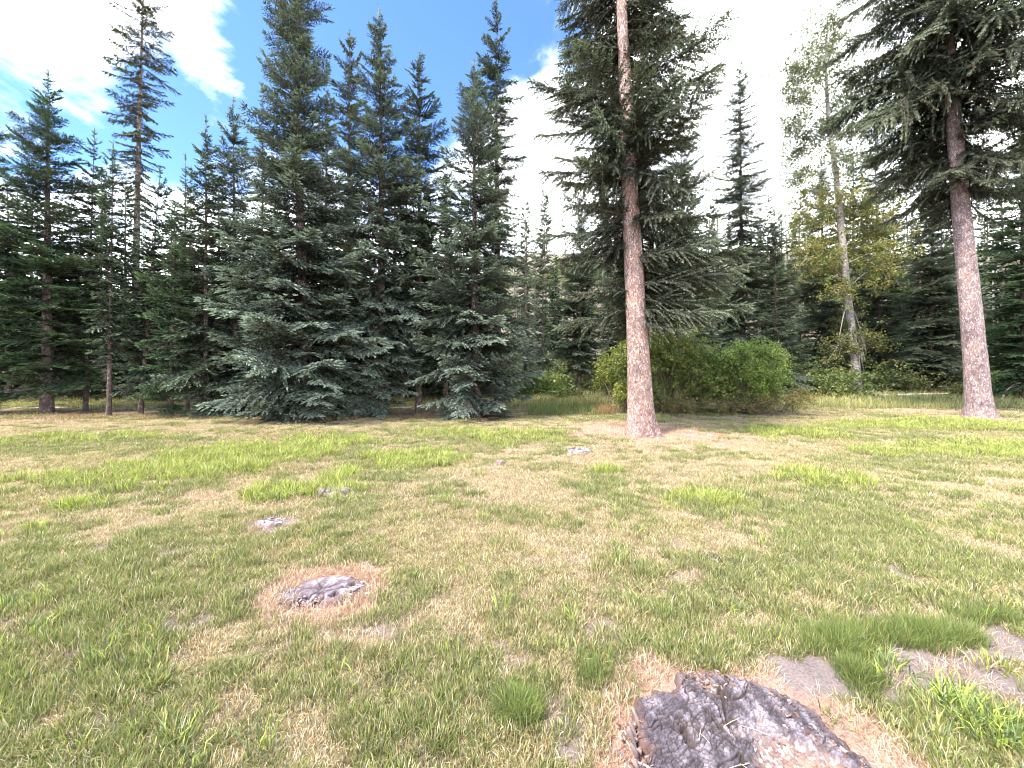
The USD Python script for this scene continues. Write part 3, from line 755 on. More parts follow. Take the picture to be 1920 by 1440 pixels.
FAR_HEIGHT = (13, 11, 15, 12, 14)
FILL = [(-60, 20, 380), (15, 19.5, 430), (60, 22, 350), (118, 20, 440), (150, 23, 400), (190, 21.5, 455), (235, 20.5, 470), (285, 22, 430), (322, 24, 380), (372, 20, 420), (410, 22.5, 340), (455, 20, 380), (520, 22, 330), (585, 23, 300), (660, 21, 330), (740, 22.5, 330), (800, 24, 350), (835, 21, 440), (870, 23, 380),
        (965, 38, 430), (985, 44, 372), (1003, 36, 440), (1022, 48, 360), (1040, 34, 470), (1060, 42, 400), (1105, 36, 440), (1130, 44, 380), (1160, 38, 420), (1225, 40, 350), (1260, 36, 330), (1330, 38, 380), (1345, 46, 340), (1425, 36, 430), (1440, 48, 360), (1475, 40, 390), (1500, 36, 350), (1570, 40, 330), (1600, 37, 280), (1675, 36, 350), (1700, 44, 330),
        (1725, 34, 380), (1765, 38, 360), (1790, 33, 400), (1850, 36, 350), (1880, 30, 330), (1960, 32, 300), (2040, 34, 320)]


def hillside_wood():
    rng = np.random.default_rng(77)
    placed = []
    for _ in range(900):
        y = rng.uniform(33, 52); x = rng.uniform(-1.4, 1.4) * y
        if not any((x - a) ** 2 + (y - b) ** 2 < 9 for a, b in placed) and len(placed) < 130:
            placed.append((x, y))
    first = len(placed)
    for px, y, top, k in [(px_, y_, t_, i_) for i_, (px_, y_, t_) in enumerate(FILL)]:
        x = (px - 960) / F * y
        g = float(terrain(x, y)); h = EYE + (HORIZON - top) / F * y - g
        kind = [0, 4, 1, 4, 0][k % 5] if y < 34 else [1, 3, 1, 4, 3][k % 5]
        s = h / FAR_HEIGHT[kind]
        left = px < 960 and y < 34
        copy_of(FAR[kind], "shaded_conifer", "shaded conifer filling the gaps behind the front row at left" if left else "conifer standing in the dim wood behind the shrubs and the tall grass", "conifer",
                "shaded conifers behind the front row" if left else "conifers in the wood behind the shrubs", (x, y, g), 137.5 * k, (max(.7, s) * (1.2 if left else .95), max(.7, s) * (1.2 if left else .95), s))
        placed.append((x, y))
    for _ in range(6000):
        y = rng.uniform(36, 118); x = rng.uniform(-1.45, 1.45) * y
        gap = 2.3 + .022 * y
        if any((x - a) ** 2 + (y - b) ** 2 < gap * gap for a, b in placed):
            continue
        if fbm(np.array([x / 16, y / 16, 0]), 2, 6) < .42:
            continue
        placed.append((x, y))
        if len(placed) >= 350:
            break
    for x, y in placed:
        z = float(terrain(x, y))
        if rng.random() < (.25 if y > 52 else .06):
            copy_of(SNAGS[int(rng.integers(2))], "dead_tree", "bare grey dead tree among the conifers on the hillside behind", "dead tree", "bare dead trees on the hillside", (x, y, z), rng.uniform(0, 360), rng.uniform(.7, 1.15))
        else:
            s = rng.uniform(.55, .95) if y < 52 else rng.uniform(.8, 1.35)
            copy_of(FAR[int(rng.integers(5))], "distant_conifer", "distant conifer in the hazy wood on the hillside behind", "conifer", "distant conifers on the hillside", (x, y, z), rng.uniform(0, 360), (s * 1.05, s * 1.05, s * rng.uniform(.9, 1.15)))


hillside_wood()


# ------------------------------------------------------------------ broad leaved tree and shrubs
def leaf_cloud(spots, rng, size, colours, clump=.35, per=14, weights=None):
    """Leaves round each spot; colours: list of linear colours."""
    spots = np.asarray(spots)
    n = len(spots) * per
    c = np.repeat(spots, per, 0) + rng.normal(size=(n, 3)) * clump * [.6, .6, .45]
    d = rng.normal(size=(n, 3)) + [0, 0, -.35]
    nrm = unit(rng.normal(size=(n, 3)) * .8 + [0, 0, 1.0])
    L = size * rng.uniform(.6, 1.25, n)
    v, f = leaves(c, unit(d), nrm, L, L * rng.uniform(.5, .75, n))
    col = np.array(colours)[np.repeat(rng.choice(len(colours), len(spots), p=weights), per)] * rng.uniform(.7, 1.35, (n, 1))
    mixin = rng.random(n) < .3
    col[mixin] = np.array(colours)[rng.integers(len(colours), size=mixin.sum())]
    return (v, f), np.repeat(col, 4, 0)


def cottonwood():
    rng = np.random.default_rng(5)
    Y = 27.0
    W = lambda x, y, dy=0: np.array([(x - 960) / F * (Y + dy), Y + dy, EYE + (HORIZON - y) / F * (Y + dy)])
    path = np.array([W(1607, 738), W(1603, 660), W(1590, 560), W(1580, 450), W(1568, 330), W(1553, 220), W(1548, 120), W(1552, 30)])
    path[0, 2] = float(terrain(path[0, 0], Y)) - .15
    o = np.array([path[0, 0], Y, path[0, 2] + .15])
    t = thing("cottonwood_tree", "pale trunked cottonwood with golden lower leaves and grey green top", "cottonwood", o)
    part("trunk", trunk_mesh(path - o, [.30, .23, .205, .19, .165, .13, .085, .04], sides=18, flare=.25, seed=2, rough=.06), M_BARK_PALE, t, smooth=True)
    # a torn strip of bark hanging low on the stem
    g = Geo()
    for k in range(16):
        a = W(1598 + rng.uniform(-6, 8), 640 + rng.uniform(-18, 12)) - o + [0, -.33, 0]
        L = rng.uniform(.7, 1.8)
        e = a + [rng.uniform(.1, .45), rng.uniform(-.25, .05), -L]
        m = (a + e) / 2 + [rng.uniform(-.1, .12), -.08, .1]
        g.add(*tube([a, m, e], [.013, .016, .006], 4), [.27, .24, .22])
    m, c = g.get(); part("torn_bark", m, M_TWIG, t, c)
    groups = {"gold": [(1640, 430, 60, 46), (1580, 470, 70, 50), (1540, 500, 44, 36), (1510, 410, 36, 40), (1530, 360, 34, 30), (1650, 500, 40, 40), (1520, 460, 36, 30), (1590, 400, 60, 30), (1570, 540, 36, 26), (1600, 380, 80, 26), (1670, 470, 30, 20)],
              "grey": [(1500, 190, 46, 60), (1490, 130, 28, 36), (1530, 130, 40, 40), (1540, 250, 50, 46), (1500, 280, 38, 40), (1560, 90, 40, 40), (1590, 180, 40, 50), (1500, 330, 40, 26), (1545, 50, 40, 40), (1580, 300, 40, 36), (1480, 240, 24, 26)],
              "shade": [(1620, 640, 40, 36), (1570, 650, 30, 30), (1585, 600, 30, 30)]}
    cols = {"gold": ([.18, .165, .042], [.145, .155, .045], [.10, .125, .04], [.235, .20, .065]), "grey": ([.075, .09, .05], [.13, .14, .09], [.10, .11, .045], [.22, .22, .18]), "shade": ([.06, .075, .025], [.11, .10, .03])}
    br = Geo()
    for key, ell in groups.items():
        spots = []
        for x, y, rx, ry in ell:
            dy = rng.uniform(-1.3, 1.3)
            c = W(x, y, dy)
            z0 = c[2] - rng.uniform(.6, 1.6)
            s = np.array([np.interp(max(z0, path[2, 2]), path[:, 2], path[:, k]) for k in range(2)] + [max(z0, path[2, 2])])
            mid = (s + c) / 2 + [0, 0, .25]
            br.add(*tube([s - o, mid - o, c - o], [.04, .03, .012], 5), [.20, .175, .15])
            n = int(rx * ry / 26)
            for _ in range(n):
                r = rng.normal(size=3) * .55
                p = c + r * np.array([rx, (rx + ry) * .5, ry]) / F * Y * .8
                spots.append(p - o)
                if rng.random() < .5:
                    k = (p + c) / 2 + rng.normal(size=3) * .08
                    br.add(*tube([c - o, k - o, p - o], [.014, .010, .004], 3, cap=False), [.30, .27, .24])
        m, cc = leaf_cloud(spots, rng, .15, cols[key], clump=.30, per=34)
        part("foliage", m, M_LEAF, t, cc, kind="stuff", label={"gold": "golden lower leaves", "grey": "grey green top leaves", "shade": "dull leaves low on the trunk"}[key])
    m, c = br.get(); part("branches", m, M_TWIG, t, c, kind="stuff")


cottonwood()


def undergrowth():
    """Saplings and low brush under the trees behind the lawn: one uncountable mass."""
    rng = np.random.default_rng(41)
    pi = UsdGeom.PointInstancer.Define(stage, path_for("undergrowth"))
    targets = []
    for k, cols in enumerate((([.07, .10, .03], [.12, .15, .045]), ([.10, .13, .04], [.17, .18, .06]), ([.05, .075, .03], [.09, .12, .05]), ([.10, .095, .035], [.08, .09, .03]))):
        spots = rng.normal(size=(60, 3)) * [.42, .42, .38] + [0, 0, .55]
        spots[:, 2] = np.abs(spots[:, 2])
        m, c = leaf_cloud(spots, rng, .13, cols, clump=.17, per=16)
        q = usdkit.mesh(stage, f"{pi.GetPath()}/brush_{k:03d}", m, M_LEAF)
        colour_var(q.GetPrim(), c)
        targets.append(q.GetPath())
    n = 1900
    y = 23.5 + 70 * rng.random(n) ** 1.5; x = rng.uniform(-1.4, 1.4, n) * y
    ok = (fbm(np.stack([x / 5, y / 5, 0 * x], 1), 2, 3) > .38) & ~((y < 27) & (x > -1) & (rng.random(n) < .6)) & ~((y < 26) & (x < -1) & (rng.random(n) < .5))
    x, y = x[ok], y[ok]; n = len(x)
    pi.CreatePrototypesRel().SetTargets(targets)
    pi.CreatePositionsAttr(Vt.Vec3fArray.FromNumpy(np.stack([x, y, terrain(x, y)], 1).astype(np.float32)))
    pi.CreateProtoIndicesAttr(Vt.IntArray.FromNumpy(rng.integers(4, size=n).astype(np.int32)))
    s = rng.uniform(.6, 1.5, n) * (1 + ss(34, 60, y) * .8)
    pi.CreateScalesAttr(Vt.Vec3fArray.FromNumpy(np.stack([s * 1.2, s * 1.2, s * rng.uniform(.6, 1.3, n)], 1).astype(np.float32)))
    pi.CreateOrientationsAttr(Vt.QuathArray([Gf.Quath(float(math.cos(a)), 0, 0, float(math.sin(a))) for a in rng.uniform(0, 3.1, n)]))
    tag(pi.GetPrim(), "low brush and saplings under the trees behind the lawn", "undergrowth", kind="stuff")


undergrowth()


def shrub(label, px, base_y, lobes, Y, colours, seed, size=.085, per=26, dens=2.1, weights=None, name="shrub"):
    rng = np.random.default_rng(seed)
    o = np.array([(px - 960) / F * Y, Y, float(terrain((px - 960) / F * Y, Y))])
    t = thing(name, label, "shrub", o)
    g, spots = Geo(), []
    for x, y, rx, ry in lobes:
        dy = rng.uniform(-.7, .5)
        c = np.array([(x - 960) / F * Y, Y + dy, EYE + (HORIZON - y) / F * Y]) - o
        R = np.array([rx, .5 * (rx + ry), ry]) / F * Y
        for _ in range(int(rx * ry * dens / 16)):
            d = unit(rng.normal(size=3) + [0, -.15, .25])
            p = c + d * R * rng.choice([rng.uniform(.5, 1.0), rng.uniform(.95, 1.3)], p=[.8, .2]) * (1 + .5 * (noise(d * 2.3 + x, 3) - .5) * 2)
            if p[2] < .05:
                continue
            spots.append(p)
            if rng.random() < .14:
                s = np.array([rng.normal(0, .35), rng.normal(0, .3), -.05])
                m = s * .4 + p * .6 + [0, 0, .15]
                g.add(*tube([s, m, p], [.016, .010, .003], 3, cap=False), [.13, .10, .075])
    m, c = leaf_cloud(spots, rng, size, colours, clump=.13, per=per, weights=weights)
    part("foliage", m, M_LEAF, t, c, kind="stuff")
    m, c = g.get(); part("stems", m, M_TWIG, t, c, kind="stuff")


shrub("tall leafy shrub right behind the pink trunk of the nearest spruce", 1245, 776, [(1250, 655, 66, 44), (1310, 690, 40, 40), (1330, 725, 50, 36), (1215, 650, 40, 34), (1280, 700, 44, 42), (1180, 690, 40, 40), (1240, 720, 60, 44), (1200, 735, 40, 30)], 15.4,
      ([.10, .135, .03], [.15, .175, .04], [.065, .095, .025], [.20, .20, .055]), 81)
shrub("yellow green leafed shrub leaning out left of the pink trunk", 1165, 774, [(1160, 690, 34, 28), (1185, 655, 28, 22), (1140, 715, 22, 22), (1170, 735, 30, 26)], 15.6, ([.24, .24, .05], [.17, .19, .04], [.11, .14, .03]), 82)
shrub("rounded bright green shrub at the right of the pair", 1392, 772, [(1390, 672, 60, 30), (1350, 690, 44, 34), (1430, 690, 30, 34), (1395, 715, 60, 38), (1440, 730, 24, 26), (1345, 735, 40, 30)], 15.8,
      ([.12, .175, .035], [.175, .23, .05], [.08, .12, .03], [.21, .24, .065]), 83)
shrub("low tangled olive bush trailing off the right shrub's foot", 1462, 772, [(1450, 745, 36, 22), (1480, 748, 20, 16), (1405, 755, 40, 16), (1330, 758, 50, 14), (1260, 760, 40, 12)], 15.1,
      ([.10, .10, .035], [.14, .13, .05], [.22, .16, .07]), 84, size=.065)


# ------------------------------------------------------------------ grass
def blades(n, radius, h, width, lean, colours, rng, base=(.07, .058, .03), curl=.5, square=False):
    """n bent blades within radius: h (low, high), lean = spread from upright; colours: [(colour, weight)]."""
    if square:
        p = rng.uniform(-radius, radius, (n, 2))
    else:
        r = radius * np.sqrt(rng.random(n)); a = rng.uniform(0, 2 * math.pi, n); p = np.stack([r * np.cos(a), r * np.sin(a)], 1)
    p = np.column_stack([p, np.full(n, -.006)])
    az = np.where(rng.random(n) < .65, np.arctan2(p[:, 1], p[:, 0]) + rng.normal(0, .5, n), rng.uniform(0, 2 * math.pi, n)); le = np.abs(rng.normal(0, lean, n)).clip(0, 1.45)
    L = rng.uniform(*h, n)
    out = np.stack([np.cos(az), np.sin(az), 0 * az], 1); up = np.array([0, 0, 1.0])
    d0 = out * np.sin(le)[:, None] + up * np.cos(le)[:, None]
    l2 = np.minimum(le + np.abs(rng.normal(curl, .3, n)), 1.7)
    d1 = out * np.sin(l2)[:, None] + up * np.cos(l2)[:, None]
    tw = rng.uniform(0, math.pi, n)
    side = np.stack([np.cos(tw), np.sin(tw), 0 * tw], 1) * (width * rng.uniform(.6, 1.2, n))[:, None] * .5
    m = p + d0 * (L * .55)[:, None]; t = m + d1 * (L * .45)[:, None]
    t[:, 2] = np.maximum(t[:, 2], .003)
    v = np.stack([p - side, p + side, m + side * .8, m - side * .8, t], 1).reshape(-1, 3)
    k = np.arange(n)[:, None] * 5
    f = np.vstack([k + [0, 1, 2], k + [0, 2, 3], k + [3, 2, 4]])
    w = np.array([x[1] for x in colours], float)
    c = np.array([x[0] for x in colours])[rng.choice(len(colours), n, p=w / w.sum())] * rng.uniform(.4, 1.5, (n, 1))
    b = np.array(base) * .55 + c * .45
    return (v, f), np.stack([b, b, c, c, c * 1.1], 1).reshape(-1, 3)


STRAW, BLEACH, TAN, OLIVE, GREEN, LIME, DEEP, TEAL, PINK = [.52, .42, .26], [.68, .60, .46], [.42, .28, .155], [.275, .272, .092], [.165, .205, .056], [.35, .42, .085], [.115, .16, .05], [.14, .20, .10], [.54, .37, .29]
KINDS = {  # n, radius, h, width, lean, colours, curl
    "dry": (115, .075, (.015, .055), .0042, .75, [(STRAW, 5), (BLEACH, 3), (TAN, 2.5), (OLIVE, 2.0)], .5),
    "mix": (130, .07, (.022, .068), .0040, .58, [(STRAW, 3), (BLEACH, 1.2), (TAN, 1.4), (OLIVE, 3.5), (GREEN, 2.0)], .45),
    "green": (125, .07, (.03, .090), .0042, .48, [(GREEN, 4), (OLIVE, 3), (TEAL, 1.3), (STRAW, 1.6), (BLEACH, .5)], .45),
    "lush": (70, .09, (.07, .16), .0062, .45, [(LIME, 5), (GREEN, 2.0), (OLIVE, 2), (STRAW, 1.0)], .55),
    "dark": (230, .085, (.05, .11), .0026, .40, [(DEEP, 4), (GREEN, 3), (OLIVE, 1.2)], .4),
    "litter": (90, .09, (.03, .085), .0034, 1.05, [(PINK, 4), (BLEACH, 2.5), (TAN, 2), (STRAW, 1)], .4),
    "weed": (30, .09, (.06, .16), .0075, .5, [(LIME, 3), (GREEN, 2), (TEAL, 2)], .5),
    "rough": (60, .22, (.08, .32), .010, .4, [(OLIVE, 4), (GREEN, 3), (STRAW, 1.6), (BLEACH, .5), ([.20, .22, .08], 2)], .35),
}
VARIANTS = 4
KIND_LIST = list(KINDS)


def instancer(name, protos, pos, kind_index, scale, rot, label, category):
    pi = UsdGeom.PointInstancer.Define(stage, path_for(name))
    base = str(pi.GetPath())
    targets = []
    for k, (mesh, cols) in enumerate(protos):
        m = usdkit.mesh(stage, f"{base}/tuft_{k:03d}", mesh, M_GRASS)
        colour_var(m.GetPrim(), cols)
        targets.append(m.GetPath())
    pi.CreatePrototypesRel().SetTargets(targets)
    pi.CreatePositionsAttr(Vt.Vec3fArray.FromNumpy(pos.astype(np.float32)))
    pi.CreateProtoIndicesAttr(Vt.IntArray.FromNumpy(kind_index.astype(np.int32)))
    pi.CreateScalesAttr(Vt.Vec3fArray.FromNumpy(scale.astype(np.float32)))
    pi.CreateOrientationsAttr(Vt.QuathArray([Gf.Quath(float(math.cos(a / 2)), 0, 0, float(math.sin(a / 2))) for a in rot]))
    tag(pi.GetPrim(), label, category, kind="stuff")


def lawn():
    rng = np.random.default_rng(3)
    protos = [blades(*KINDS[k][:6], rng, curl=KINDS[k][6]) for k in KIND_LIST for _ in range(VARIANTS)]
    X, Y, S, HS = [], [], [], []
    for y0, y1, step, s, hs in ((.75, 2.6, .060, .85, .78), (2.6, 4.6, .078, 1.0, .82), (4.6, 8, .105, 1.3, .95), (8, 13, .155, 1.8, 1.0), (13, 19, .26, 2.6, 1.1), (19, 27, .55, 4.6, 1.4)):
        gx, gy = np.meshgrid(np.arange(-1.45 * y1 - 1.2, 1.45 * y1 + 1.2, step), np.arange(y0, y1, step))
        gx = gx.ravel() + rng.uniform(-.5, .5, gx.size) * step; gy = gy.ravel() + rng.uniform(-.5, .5, gy.size) * step
        ok = np.abs(gx) < 1.42 * gy + 1.0
        X.append(gx[ok]); Y.append(gy[ok]); S.append(np.full(ok.sum(), s)); HS.append(np.full(ok.sum(), hs))
    X, Y, S, HS = map(np.concatenate, (X, Y, S, HS))
    a = layout(X, Y)
    n = len(X)
    u = rng.random(n)
    kind = np.full(n, KIND_LIST.index("mix"))
    kind[rng.random(n) < np.clip(a["dry"], 0, 1)] = KIND_LIST.index("dry")
    g = rng.random(n) < np.clip(a["green"], 0, 1) * .85
    kind[g] = KIND_LIST.index("green")
    kind[rng.random(n) < a["lush"] * 1.0] = KIND_LIST.index("lush")
    kind[rng.random(n) < a["dark"] * 1.2] = KIND_LIST.index("dark")
    kind[rng.random(n) < np.maximum(a["litter"] * 1.1, a["bare"] * .8)] = KIND_LIST.index("litter")
    kind[(Y < 5) & (rng.random(n) < .018)] = KIND_LIST.index("weed")
    far = rng.random(n) < a["rough"] * .8
    kind[far] = KIND_LIST.index("rough"); S = np.where(far, S * .45, S)
    keep = rng.random(n) > np.clip(a["bare"] * .85, 0, .76)
    keep &= rng.random(n) > a["duff"] * .93
    keep &= ~((a["litter"] > .55) & (Y > 8) & (rng.random(n) < .55))
    for (cx, cy), r in ((CENTRE_STUMP, .52), (MID_STUMP, .25)):
        keep &= np.hypot(X - cx, (Y - cy) * 1.05) > r
    X, Y, S, HS, kind = X[keep], Y[keep], S[keep], HS[keep], kind[keep]
    n = len(X)
    clumpy = .45 + 1.2 * fbm(np.stack([X / .16, Y / .16, 0 * X], 1), 2, 15)
    sc = np.stack([S, S, HS * clumpy * rng.uniform(.75, 1.25, n)], 1) * rng.uniform(.85, 1.15, (n, 1))
    instancer("lawn_grass", protos, np.stack([X, Y, terrain(X, Y)], 1), kind * VARIANTS + rng.integers(VARIANTS, size=n), sc, rng.uniform(0, 6.28, n), "short patchy lawn grass, half dried to straw", "grass")
    print("grass tufts", n)


lawn()


def grass_clump(label, spots, kind, seed, name="grass_clump", category="grass clump", tall=1.0, colours=None, width=None, spread=1.0):
    """A clump that stands out of the lawn: tufts at photo points (px, py, scale) joined into one thing."""
    rng = np.random.default_rng(seed)
    n, r, h, w, lean, cols, curl = KINDS[kind]
    g = Geo()
    for px, py, s in spots:
        x, y = on_ground(px, py)
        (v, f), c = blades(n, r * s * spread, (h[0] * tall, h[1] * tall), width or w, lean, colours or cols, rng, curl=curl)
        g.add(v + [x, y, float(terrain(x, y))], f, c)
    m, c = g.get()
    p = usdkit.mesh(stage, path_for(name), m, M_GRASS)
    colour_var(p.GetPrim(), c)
    tag(p.GetPrim(), label, category)


R_ = np.random.default_rng(17)
scatter = lambda n, px, py, rx, ry, s: [(px + rx * R_.normal() * .5, py + ry * R_.normal() * .5, s * R_.uniform(.7, 1.3)) for _ in range(n)]
grass_clump("lone bright green grass tuft on the straw lawn right of centre", scatter(16, 1318, 942, 52, 14, 1.1), "lush", 1, tall=1.0)
grass_clump("small lime green tuft on the straw lawn in front of the grey stump slab", scatter(7, 1144, 886, 26, 4, 1.3), "lush", 2)
grass_clump("vivid yellow green tuft on the lawn behind the whitish split stump", scatter(12, 634, 893, 30, 8, 1.3), "lush", 3, tall=1.1)
grass_clump("dark tussock left of the pale trodden soil in front", scatter(9, 972, 1330, 34, 20, .9), "dark", 4, tall=1.1)
grass_clump("dark green tussock at the back edge of the bare soil, right", scatter(20, 1735, 1200, 80, 12, 1.0), "dark", 5, tall=1.3)
grass_clump("dark green tussock behind the big rotten stump, right side", scatter(16, 1578, 1216, 56, 14, 1.0), "dark", 6, tall=1.3)
grass_clump("short green tussock between the big rotten stump and the bare soil", scatter(12, 1610, 1275, 40, 24, .8), "dark", 7, tall=1.0)
grass_clump("broad bladed lime grass growing out of the bare soil at lower right", scatter(14, 1790, 1330, 50, 34, .9), "weed", 8, tall=.85)
grass_clump("broad bladed weeds arching at the lower right corner", scatter(16, 1885, 1390, 40, 34, .9), "weed", 9, tall=.9)
grass_clump("thin upright weed sprigs on the bare soil beside the tussocks", scatter(5, 1665, 1262, 40, 30, .8), "weed", 10, tall=.9)
grass_clump("sparse yellowing sprig on the bare soil near the right edge", scatter(4, 1850, 1255, 40, 14, .7), "weed", 11, tall=.6, colours=[(LIME, 2), (STRAW, 3), (TEAL, 1)])
grass_clump("tall soft green grass in the gap left of the shrubs", [(R_.uniform(998, 1112), R_.uniform(764, 779), 3.0) for _ in range(46)], "rough", 12, name="tall_grass", category="tall grass", tall=1.55, colours=[(GREEN, 4), (TEAL, 3), (OLIVE, 2), ([.20, .26, .08], 2)], spread=.45)
grass_clump("reddish dry weeds at the left foot of the yellow green shrub", [(R_.uniform(1108, 1160), R_.uniform(764, 778), 3.0) for _ in range(18)], "rough", 13, name="dry_weeds", category="dry weeds", tall=1.7, colours=[([.26, .15, .08], 4), (TAN, 2), (OLIVE, 2)], spread=.4)
grass_clump("yellow green herbs behind the lawn left of the tall grass", [(R_.uniform(975, 1020), R_.uniform(752, 764), 3.0) for _ in range(16)], "rough", 14, name="tall_grass", category="tall grass", tall=1.5, colours=[([.26, .30, .07], 4), (OLIVE, 3)], spread=.4)
grass_clump("olive weeds along the foot of the right hand shrubs", [(R_.uniform(1210, 1480), R_.uniform(766, 776), 3.0) for _ in range(40)], "rough", 15, name="dry_weeds", category="dry weeds", tall=.8, colours=[(OLIVE, 3), ([.20, .16, .07], 3), (DEEP, 2)], spread=.35)
grass_clump("dry grass fringe under the left row of conifers", [(R_.uniform(0, 800), R_.uniform(777, 788), 3.0) for _ in range(150)], "rough", 16, name="dry_weeds", category="dry weeds", tall=.5, colours=[(TAN, 3), ([.24, .17, .11], 3), (OLIVE, 2)], spread=.4)


# ------------------------------------------------------------------ stumps
def stump(name, label, centre, rx, ry, height, res, seed, tilt=(0, 0), rot=0.0, wood=(.072, .060, .069), lightw=(.19, .162, .183), debris=None, cracks=9, cell=.024, pith=(0, 0), irregular=.16, pits=(), notch=(), checks=1.0):
    rng = np.random.default_rng(seed)
    o = np.array([centre[0], centre[1], float(terrain(*centre))])
    t = thing(name, label, "tree stump", o)
    m = max(rx, ry) * 1.25
    ax = np.arange(-m, m, res)
    X, Y = np.meshgrid(ax, ax, indexing="ij")
    c, s = math.cos(rot), math.sin(rot)
    U, V = (X * c + Y * s) / rx, (-X * s + Y * c) / ry
    th, r = np.arctan2(V, U), np.hypot(U, V)
    edge = 1 + irregular * 2 * (fbm(np.stack([np.cos(th) * 1.3 + seed, np.sin(th) * 1.3, 0 * th], -1), 3, seed) - .5) + .10 * (fbm(np.stack([np.cos(th) * 7 + seed, np.sin(th) * 7, 0 * th], -1), 2, seed + 1) - .5)
    for a, wd, dp in notch:
        edge -= dp * np.exp(-((np.angle(np.exp(1j * (th - a)))) / wd) ** 2)
    edge += .09 * (fbm(np.stack([np.cos(th) * 26 + seed, np.sin(th) * 26, 0 * th], -1), 3, seed + 2) - .5)
    d = (edge - r) * min(rx, ry)                       # metres inside the rim
    P = np.stack([X, Y, 0 * X], -1)
    top = height + X * tilt[0] + Y * tilt[1] + .018 * (fbm(P / .22, 2, seed) - .5) * min(1, height / .08)
    px, py = X - pith[0], Y - pith[1]
    wob = .022 * (fbm(P / .12, 2, seed + 5) - .5)
    ring = np.hypot(px, py) + wob
    ang = np.arctan2(py, px) + .9 * (fbm(P / .16, 2, seed + 6) - .5)
    # checks: weathered wood broken into small blocks along rings and rays
    wx, wy = .02 * (fbm(P / .07, 2, seed + 14) - .5), .02 * (fbm(P / .07, 2, seed + 15) - .5)
    gd = .6 + .5 * (fbm(P / .25, 2, seed + 16) - .5)
    q = np.stack([((X + wx) * np.cos(gd) + (Y + wy) * np.sin(gd)) / cell * .62, (-(X + wx) * np.sin(gd) + (Y + wy) * np.cos(gd)) / cell * .95], -1).reshape(-1, 2)
    lo, hi = q.min(0) - 2, q.max(0) + 2
    seeds = rng.uniform(lo, hi, (int(np.prod(hi - lo) * .85), 2))
    dist, idx = cKDTree(seeds).query(q, k=2)
    gapd = (dist[:, 1] - dist[:, 0]).reshape(X.shape)
    cellh = rng.random(len(seeds))[idx[:, 0]].reshape(X.shape)
    crack = 1 - ss(.02, .17, gapd)
    strength = checks * (.25 + .75 * ss(.35, .6, fbm(P / .13, 2, seed + 8)))
    rays = np.zeros_like(X)
    for k in range(cracks):
        a = rng.uniform(-math.pi, math.pi); off = np.angle(np.exp(1j * (ang - a))) * np.hypot(px, py)
        L = rng.uniform(.35, 1.0) * max(rx, ry)
        wd = max(.0022, res * .5) * rng.uniform(.8, 1.8)
        rays = np.maximum(rays, np.exp(-(off / wd) ** 2) * (ring > .03) * (1 - ss(L * .7, L, ring)))
    grain = np.sin(ring * 2 * math.pi / max(cell * .42, .009))
    streak = .45 * fbm(np.stack([q[:, 0].reshape(X.shape) * .9, q[:, 1].reshape(X.shape) * 3.2, 0 * X], -1), 2, seed + 11) + .55 * fbm(P / max(.006, res * 1.5), 2, seed + 12)
    h = top + .0035 * (streak - .5) + .0045 * (cellh - .5) * strength - .008 * crack * strength - .016 * rays + .0004 * grain + .006 * (fbm(P / .03, 2, seed + 9) - .5)
    dark = np.clip(.95 * crack * strength + rays, 0, 1)
    for ux, uy, rr, dp in pits:
        pit = 1 - ss(rr * .5, rr, np.hypot(X - ux, Y - uy) + .05 * (fbm(P / .04, 2, seed + 2) - .5))
        h = h - dp * pit; dark = np.maximum(dark, pit * .8)
    tone = (fbm(P / np.array([.05, .14, 1]), 4, seed + 4))[..., None]
    col = np.array(wood) * (1 - ss(.45, .75, tone)) + np.array(lightw) * ss(.45, .75, tone)
    col = col * (1 + checks * .5 * (cellh[..., None] - .5)) * (1 + .05 * grain[..., None]) * (.55 + .9 * ss(.25, .75, streak)[..., None])
    if debris:
        for ux, uy, ra, rb, rt in debris:
            du, dv = (X - ux) * math.cos(rt) + (Y - uy) * math.sin(rt), -(X - ux) * math.sin(rt) + (Y - uy) * math.cos(rt)
            b = 1 - ss(.7, 1.05, np.hypot(du / ra, dv / rb) + .8 * (fbm(P / .06, 3, seed + 7) - .5))
            spk = fbm(P / .012, 2, 5)
            h = h * (1 - b) + b * (top - .03 + .012 * (spk - .5) * 2)
            dark = dark * (1 - b)
            speck = ss(.60, .68, noise(P / .011, 77))[..., None]
            dc = np.array([.19, .125, .105]) * (.5 + .8 * spk[..., None]) * (1 - speck) + speck * np.array([.33, .285, .265])
            col = col * (1 - b[..., None]) + dc * b[..., None]
    col = col * (1 - dark[..., None]) + np.array([.055, .038, .032]) * dark[..., None]
    fall = ss(-.02, .035, d)
    rim = (1 - ss(.0, .07, d))[..., None]
    col = col * (1 - rim * .75) + np.array([.15, .085, .065]) * rim * .75 * (0.5 + fbm(P / .02, 2, 3)[..., None])
    lay = terrain(X + o[0], Y + o[1]) - o[2]
    z = (h + lay) * fall + (lay - .05) * (1 - fall)
    n = len(ax)
    i, j = np.meshgrid(np.arange(n - 1), np.arange(n - 1), indexing="ij")
    qd = np.stack([i * n + j, (i + 1) * n + j, (i + 1) * n + j + 1, i * n + j + 1], -1).reshape(-1, 4)
    qd = qd[(d.ravel()[qd] > -.03).any(1)]
    keepv, inv = np.unique(qd, return_inverse=True)
    v = np.stack([X, Y, z], -1).reshape(-1, 3)[keepv]
    part("wood", (v, inv.reshape(-1, 4)), M_WOOD, t, col.reshape(-1, 3)[keepv], smooth=True)
    zat = lambda x, y: z[np.clip(((x + m) / res).astype(int), 0, n - 1), np.clip(((y + m) / res).astype(int), 0, n - 1)]
    return t, o, zat


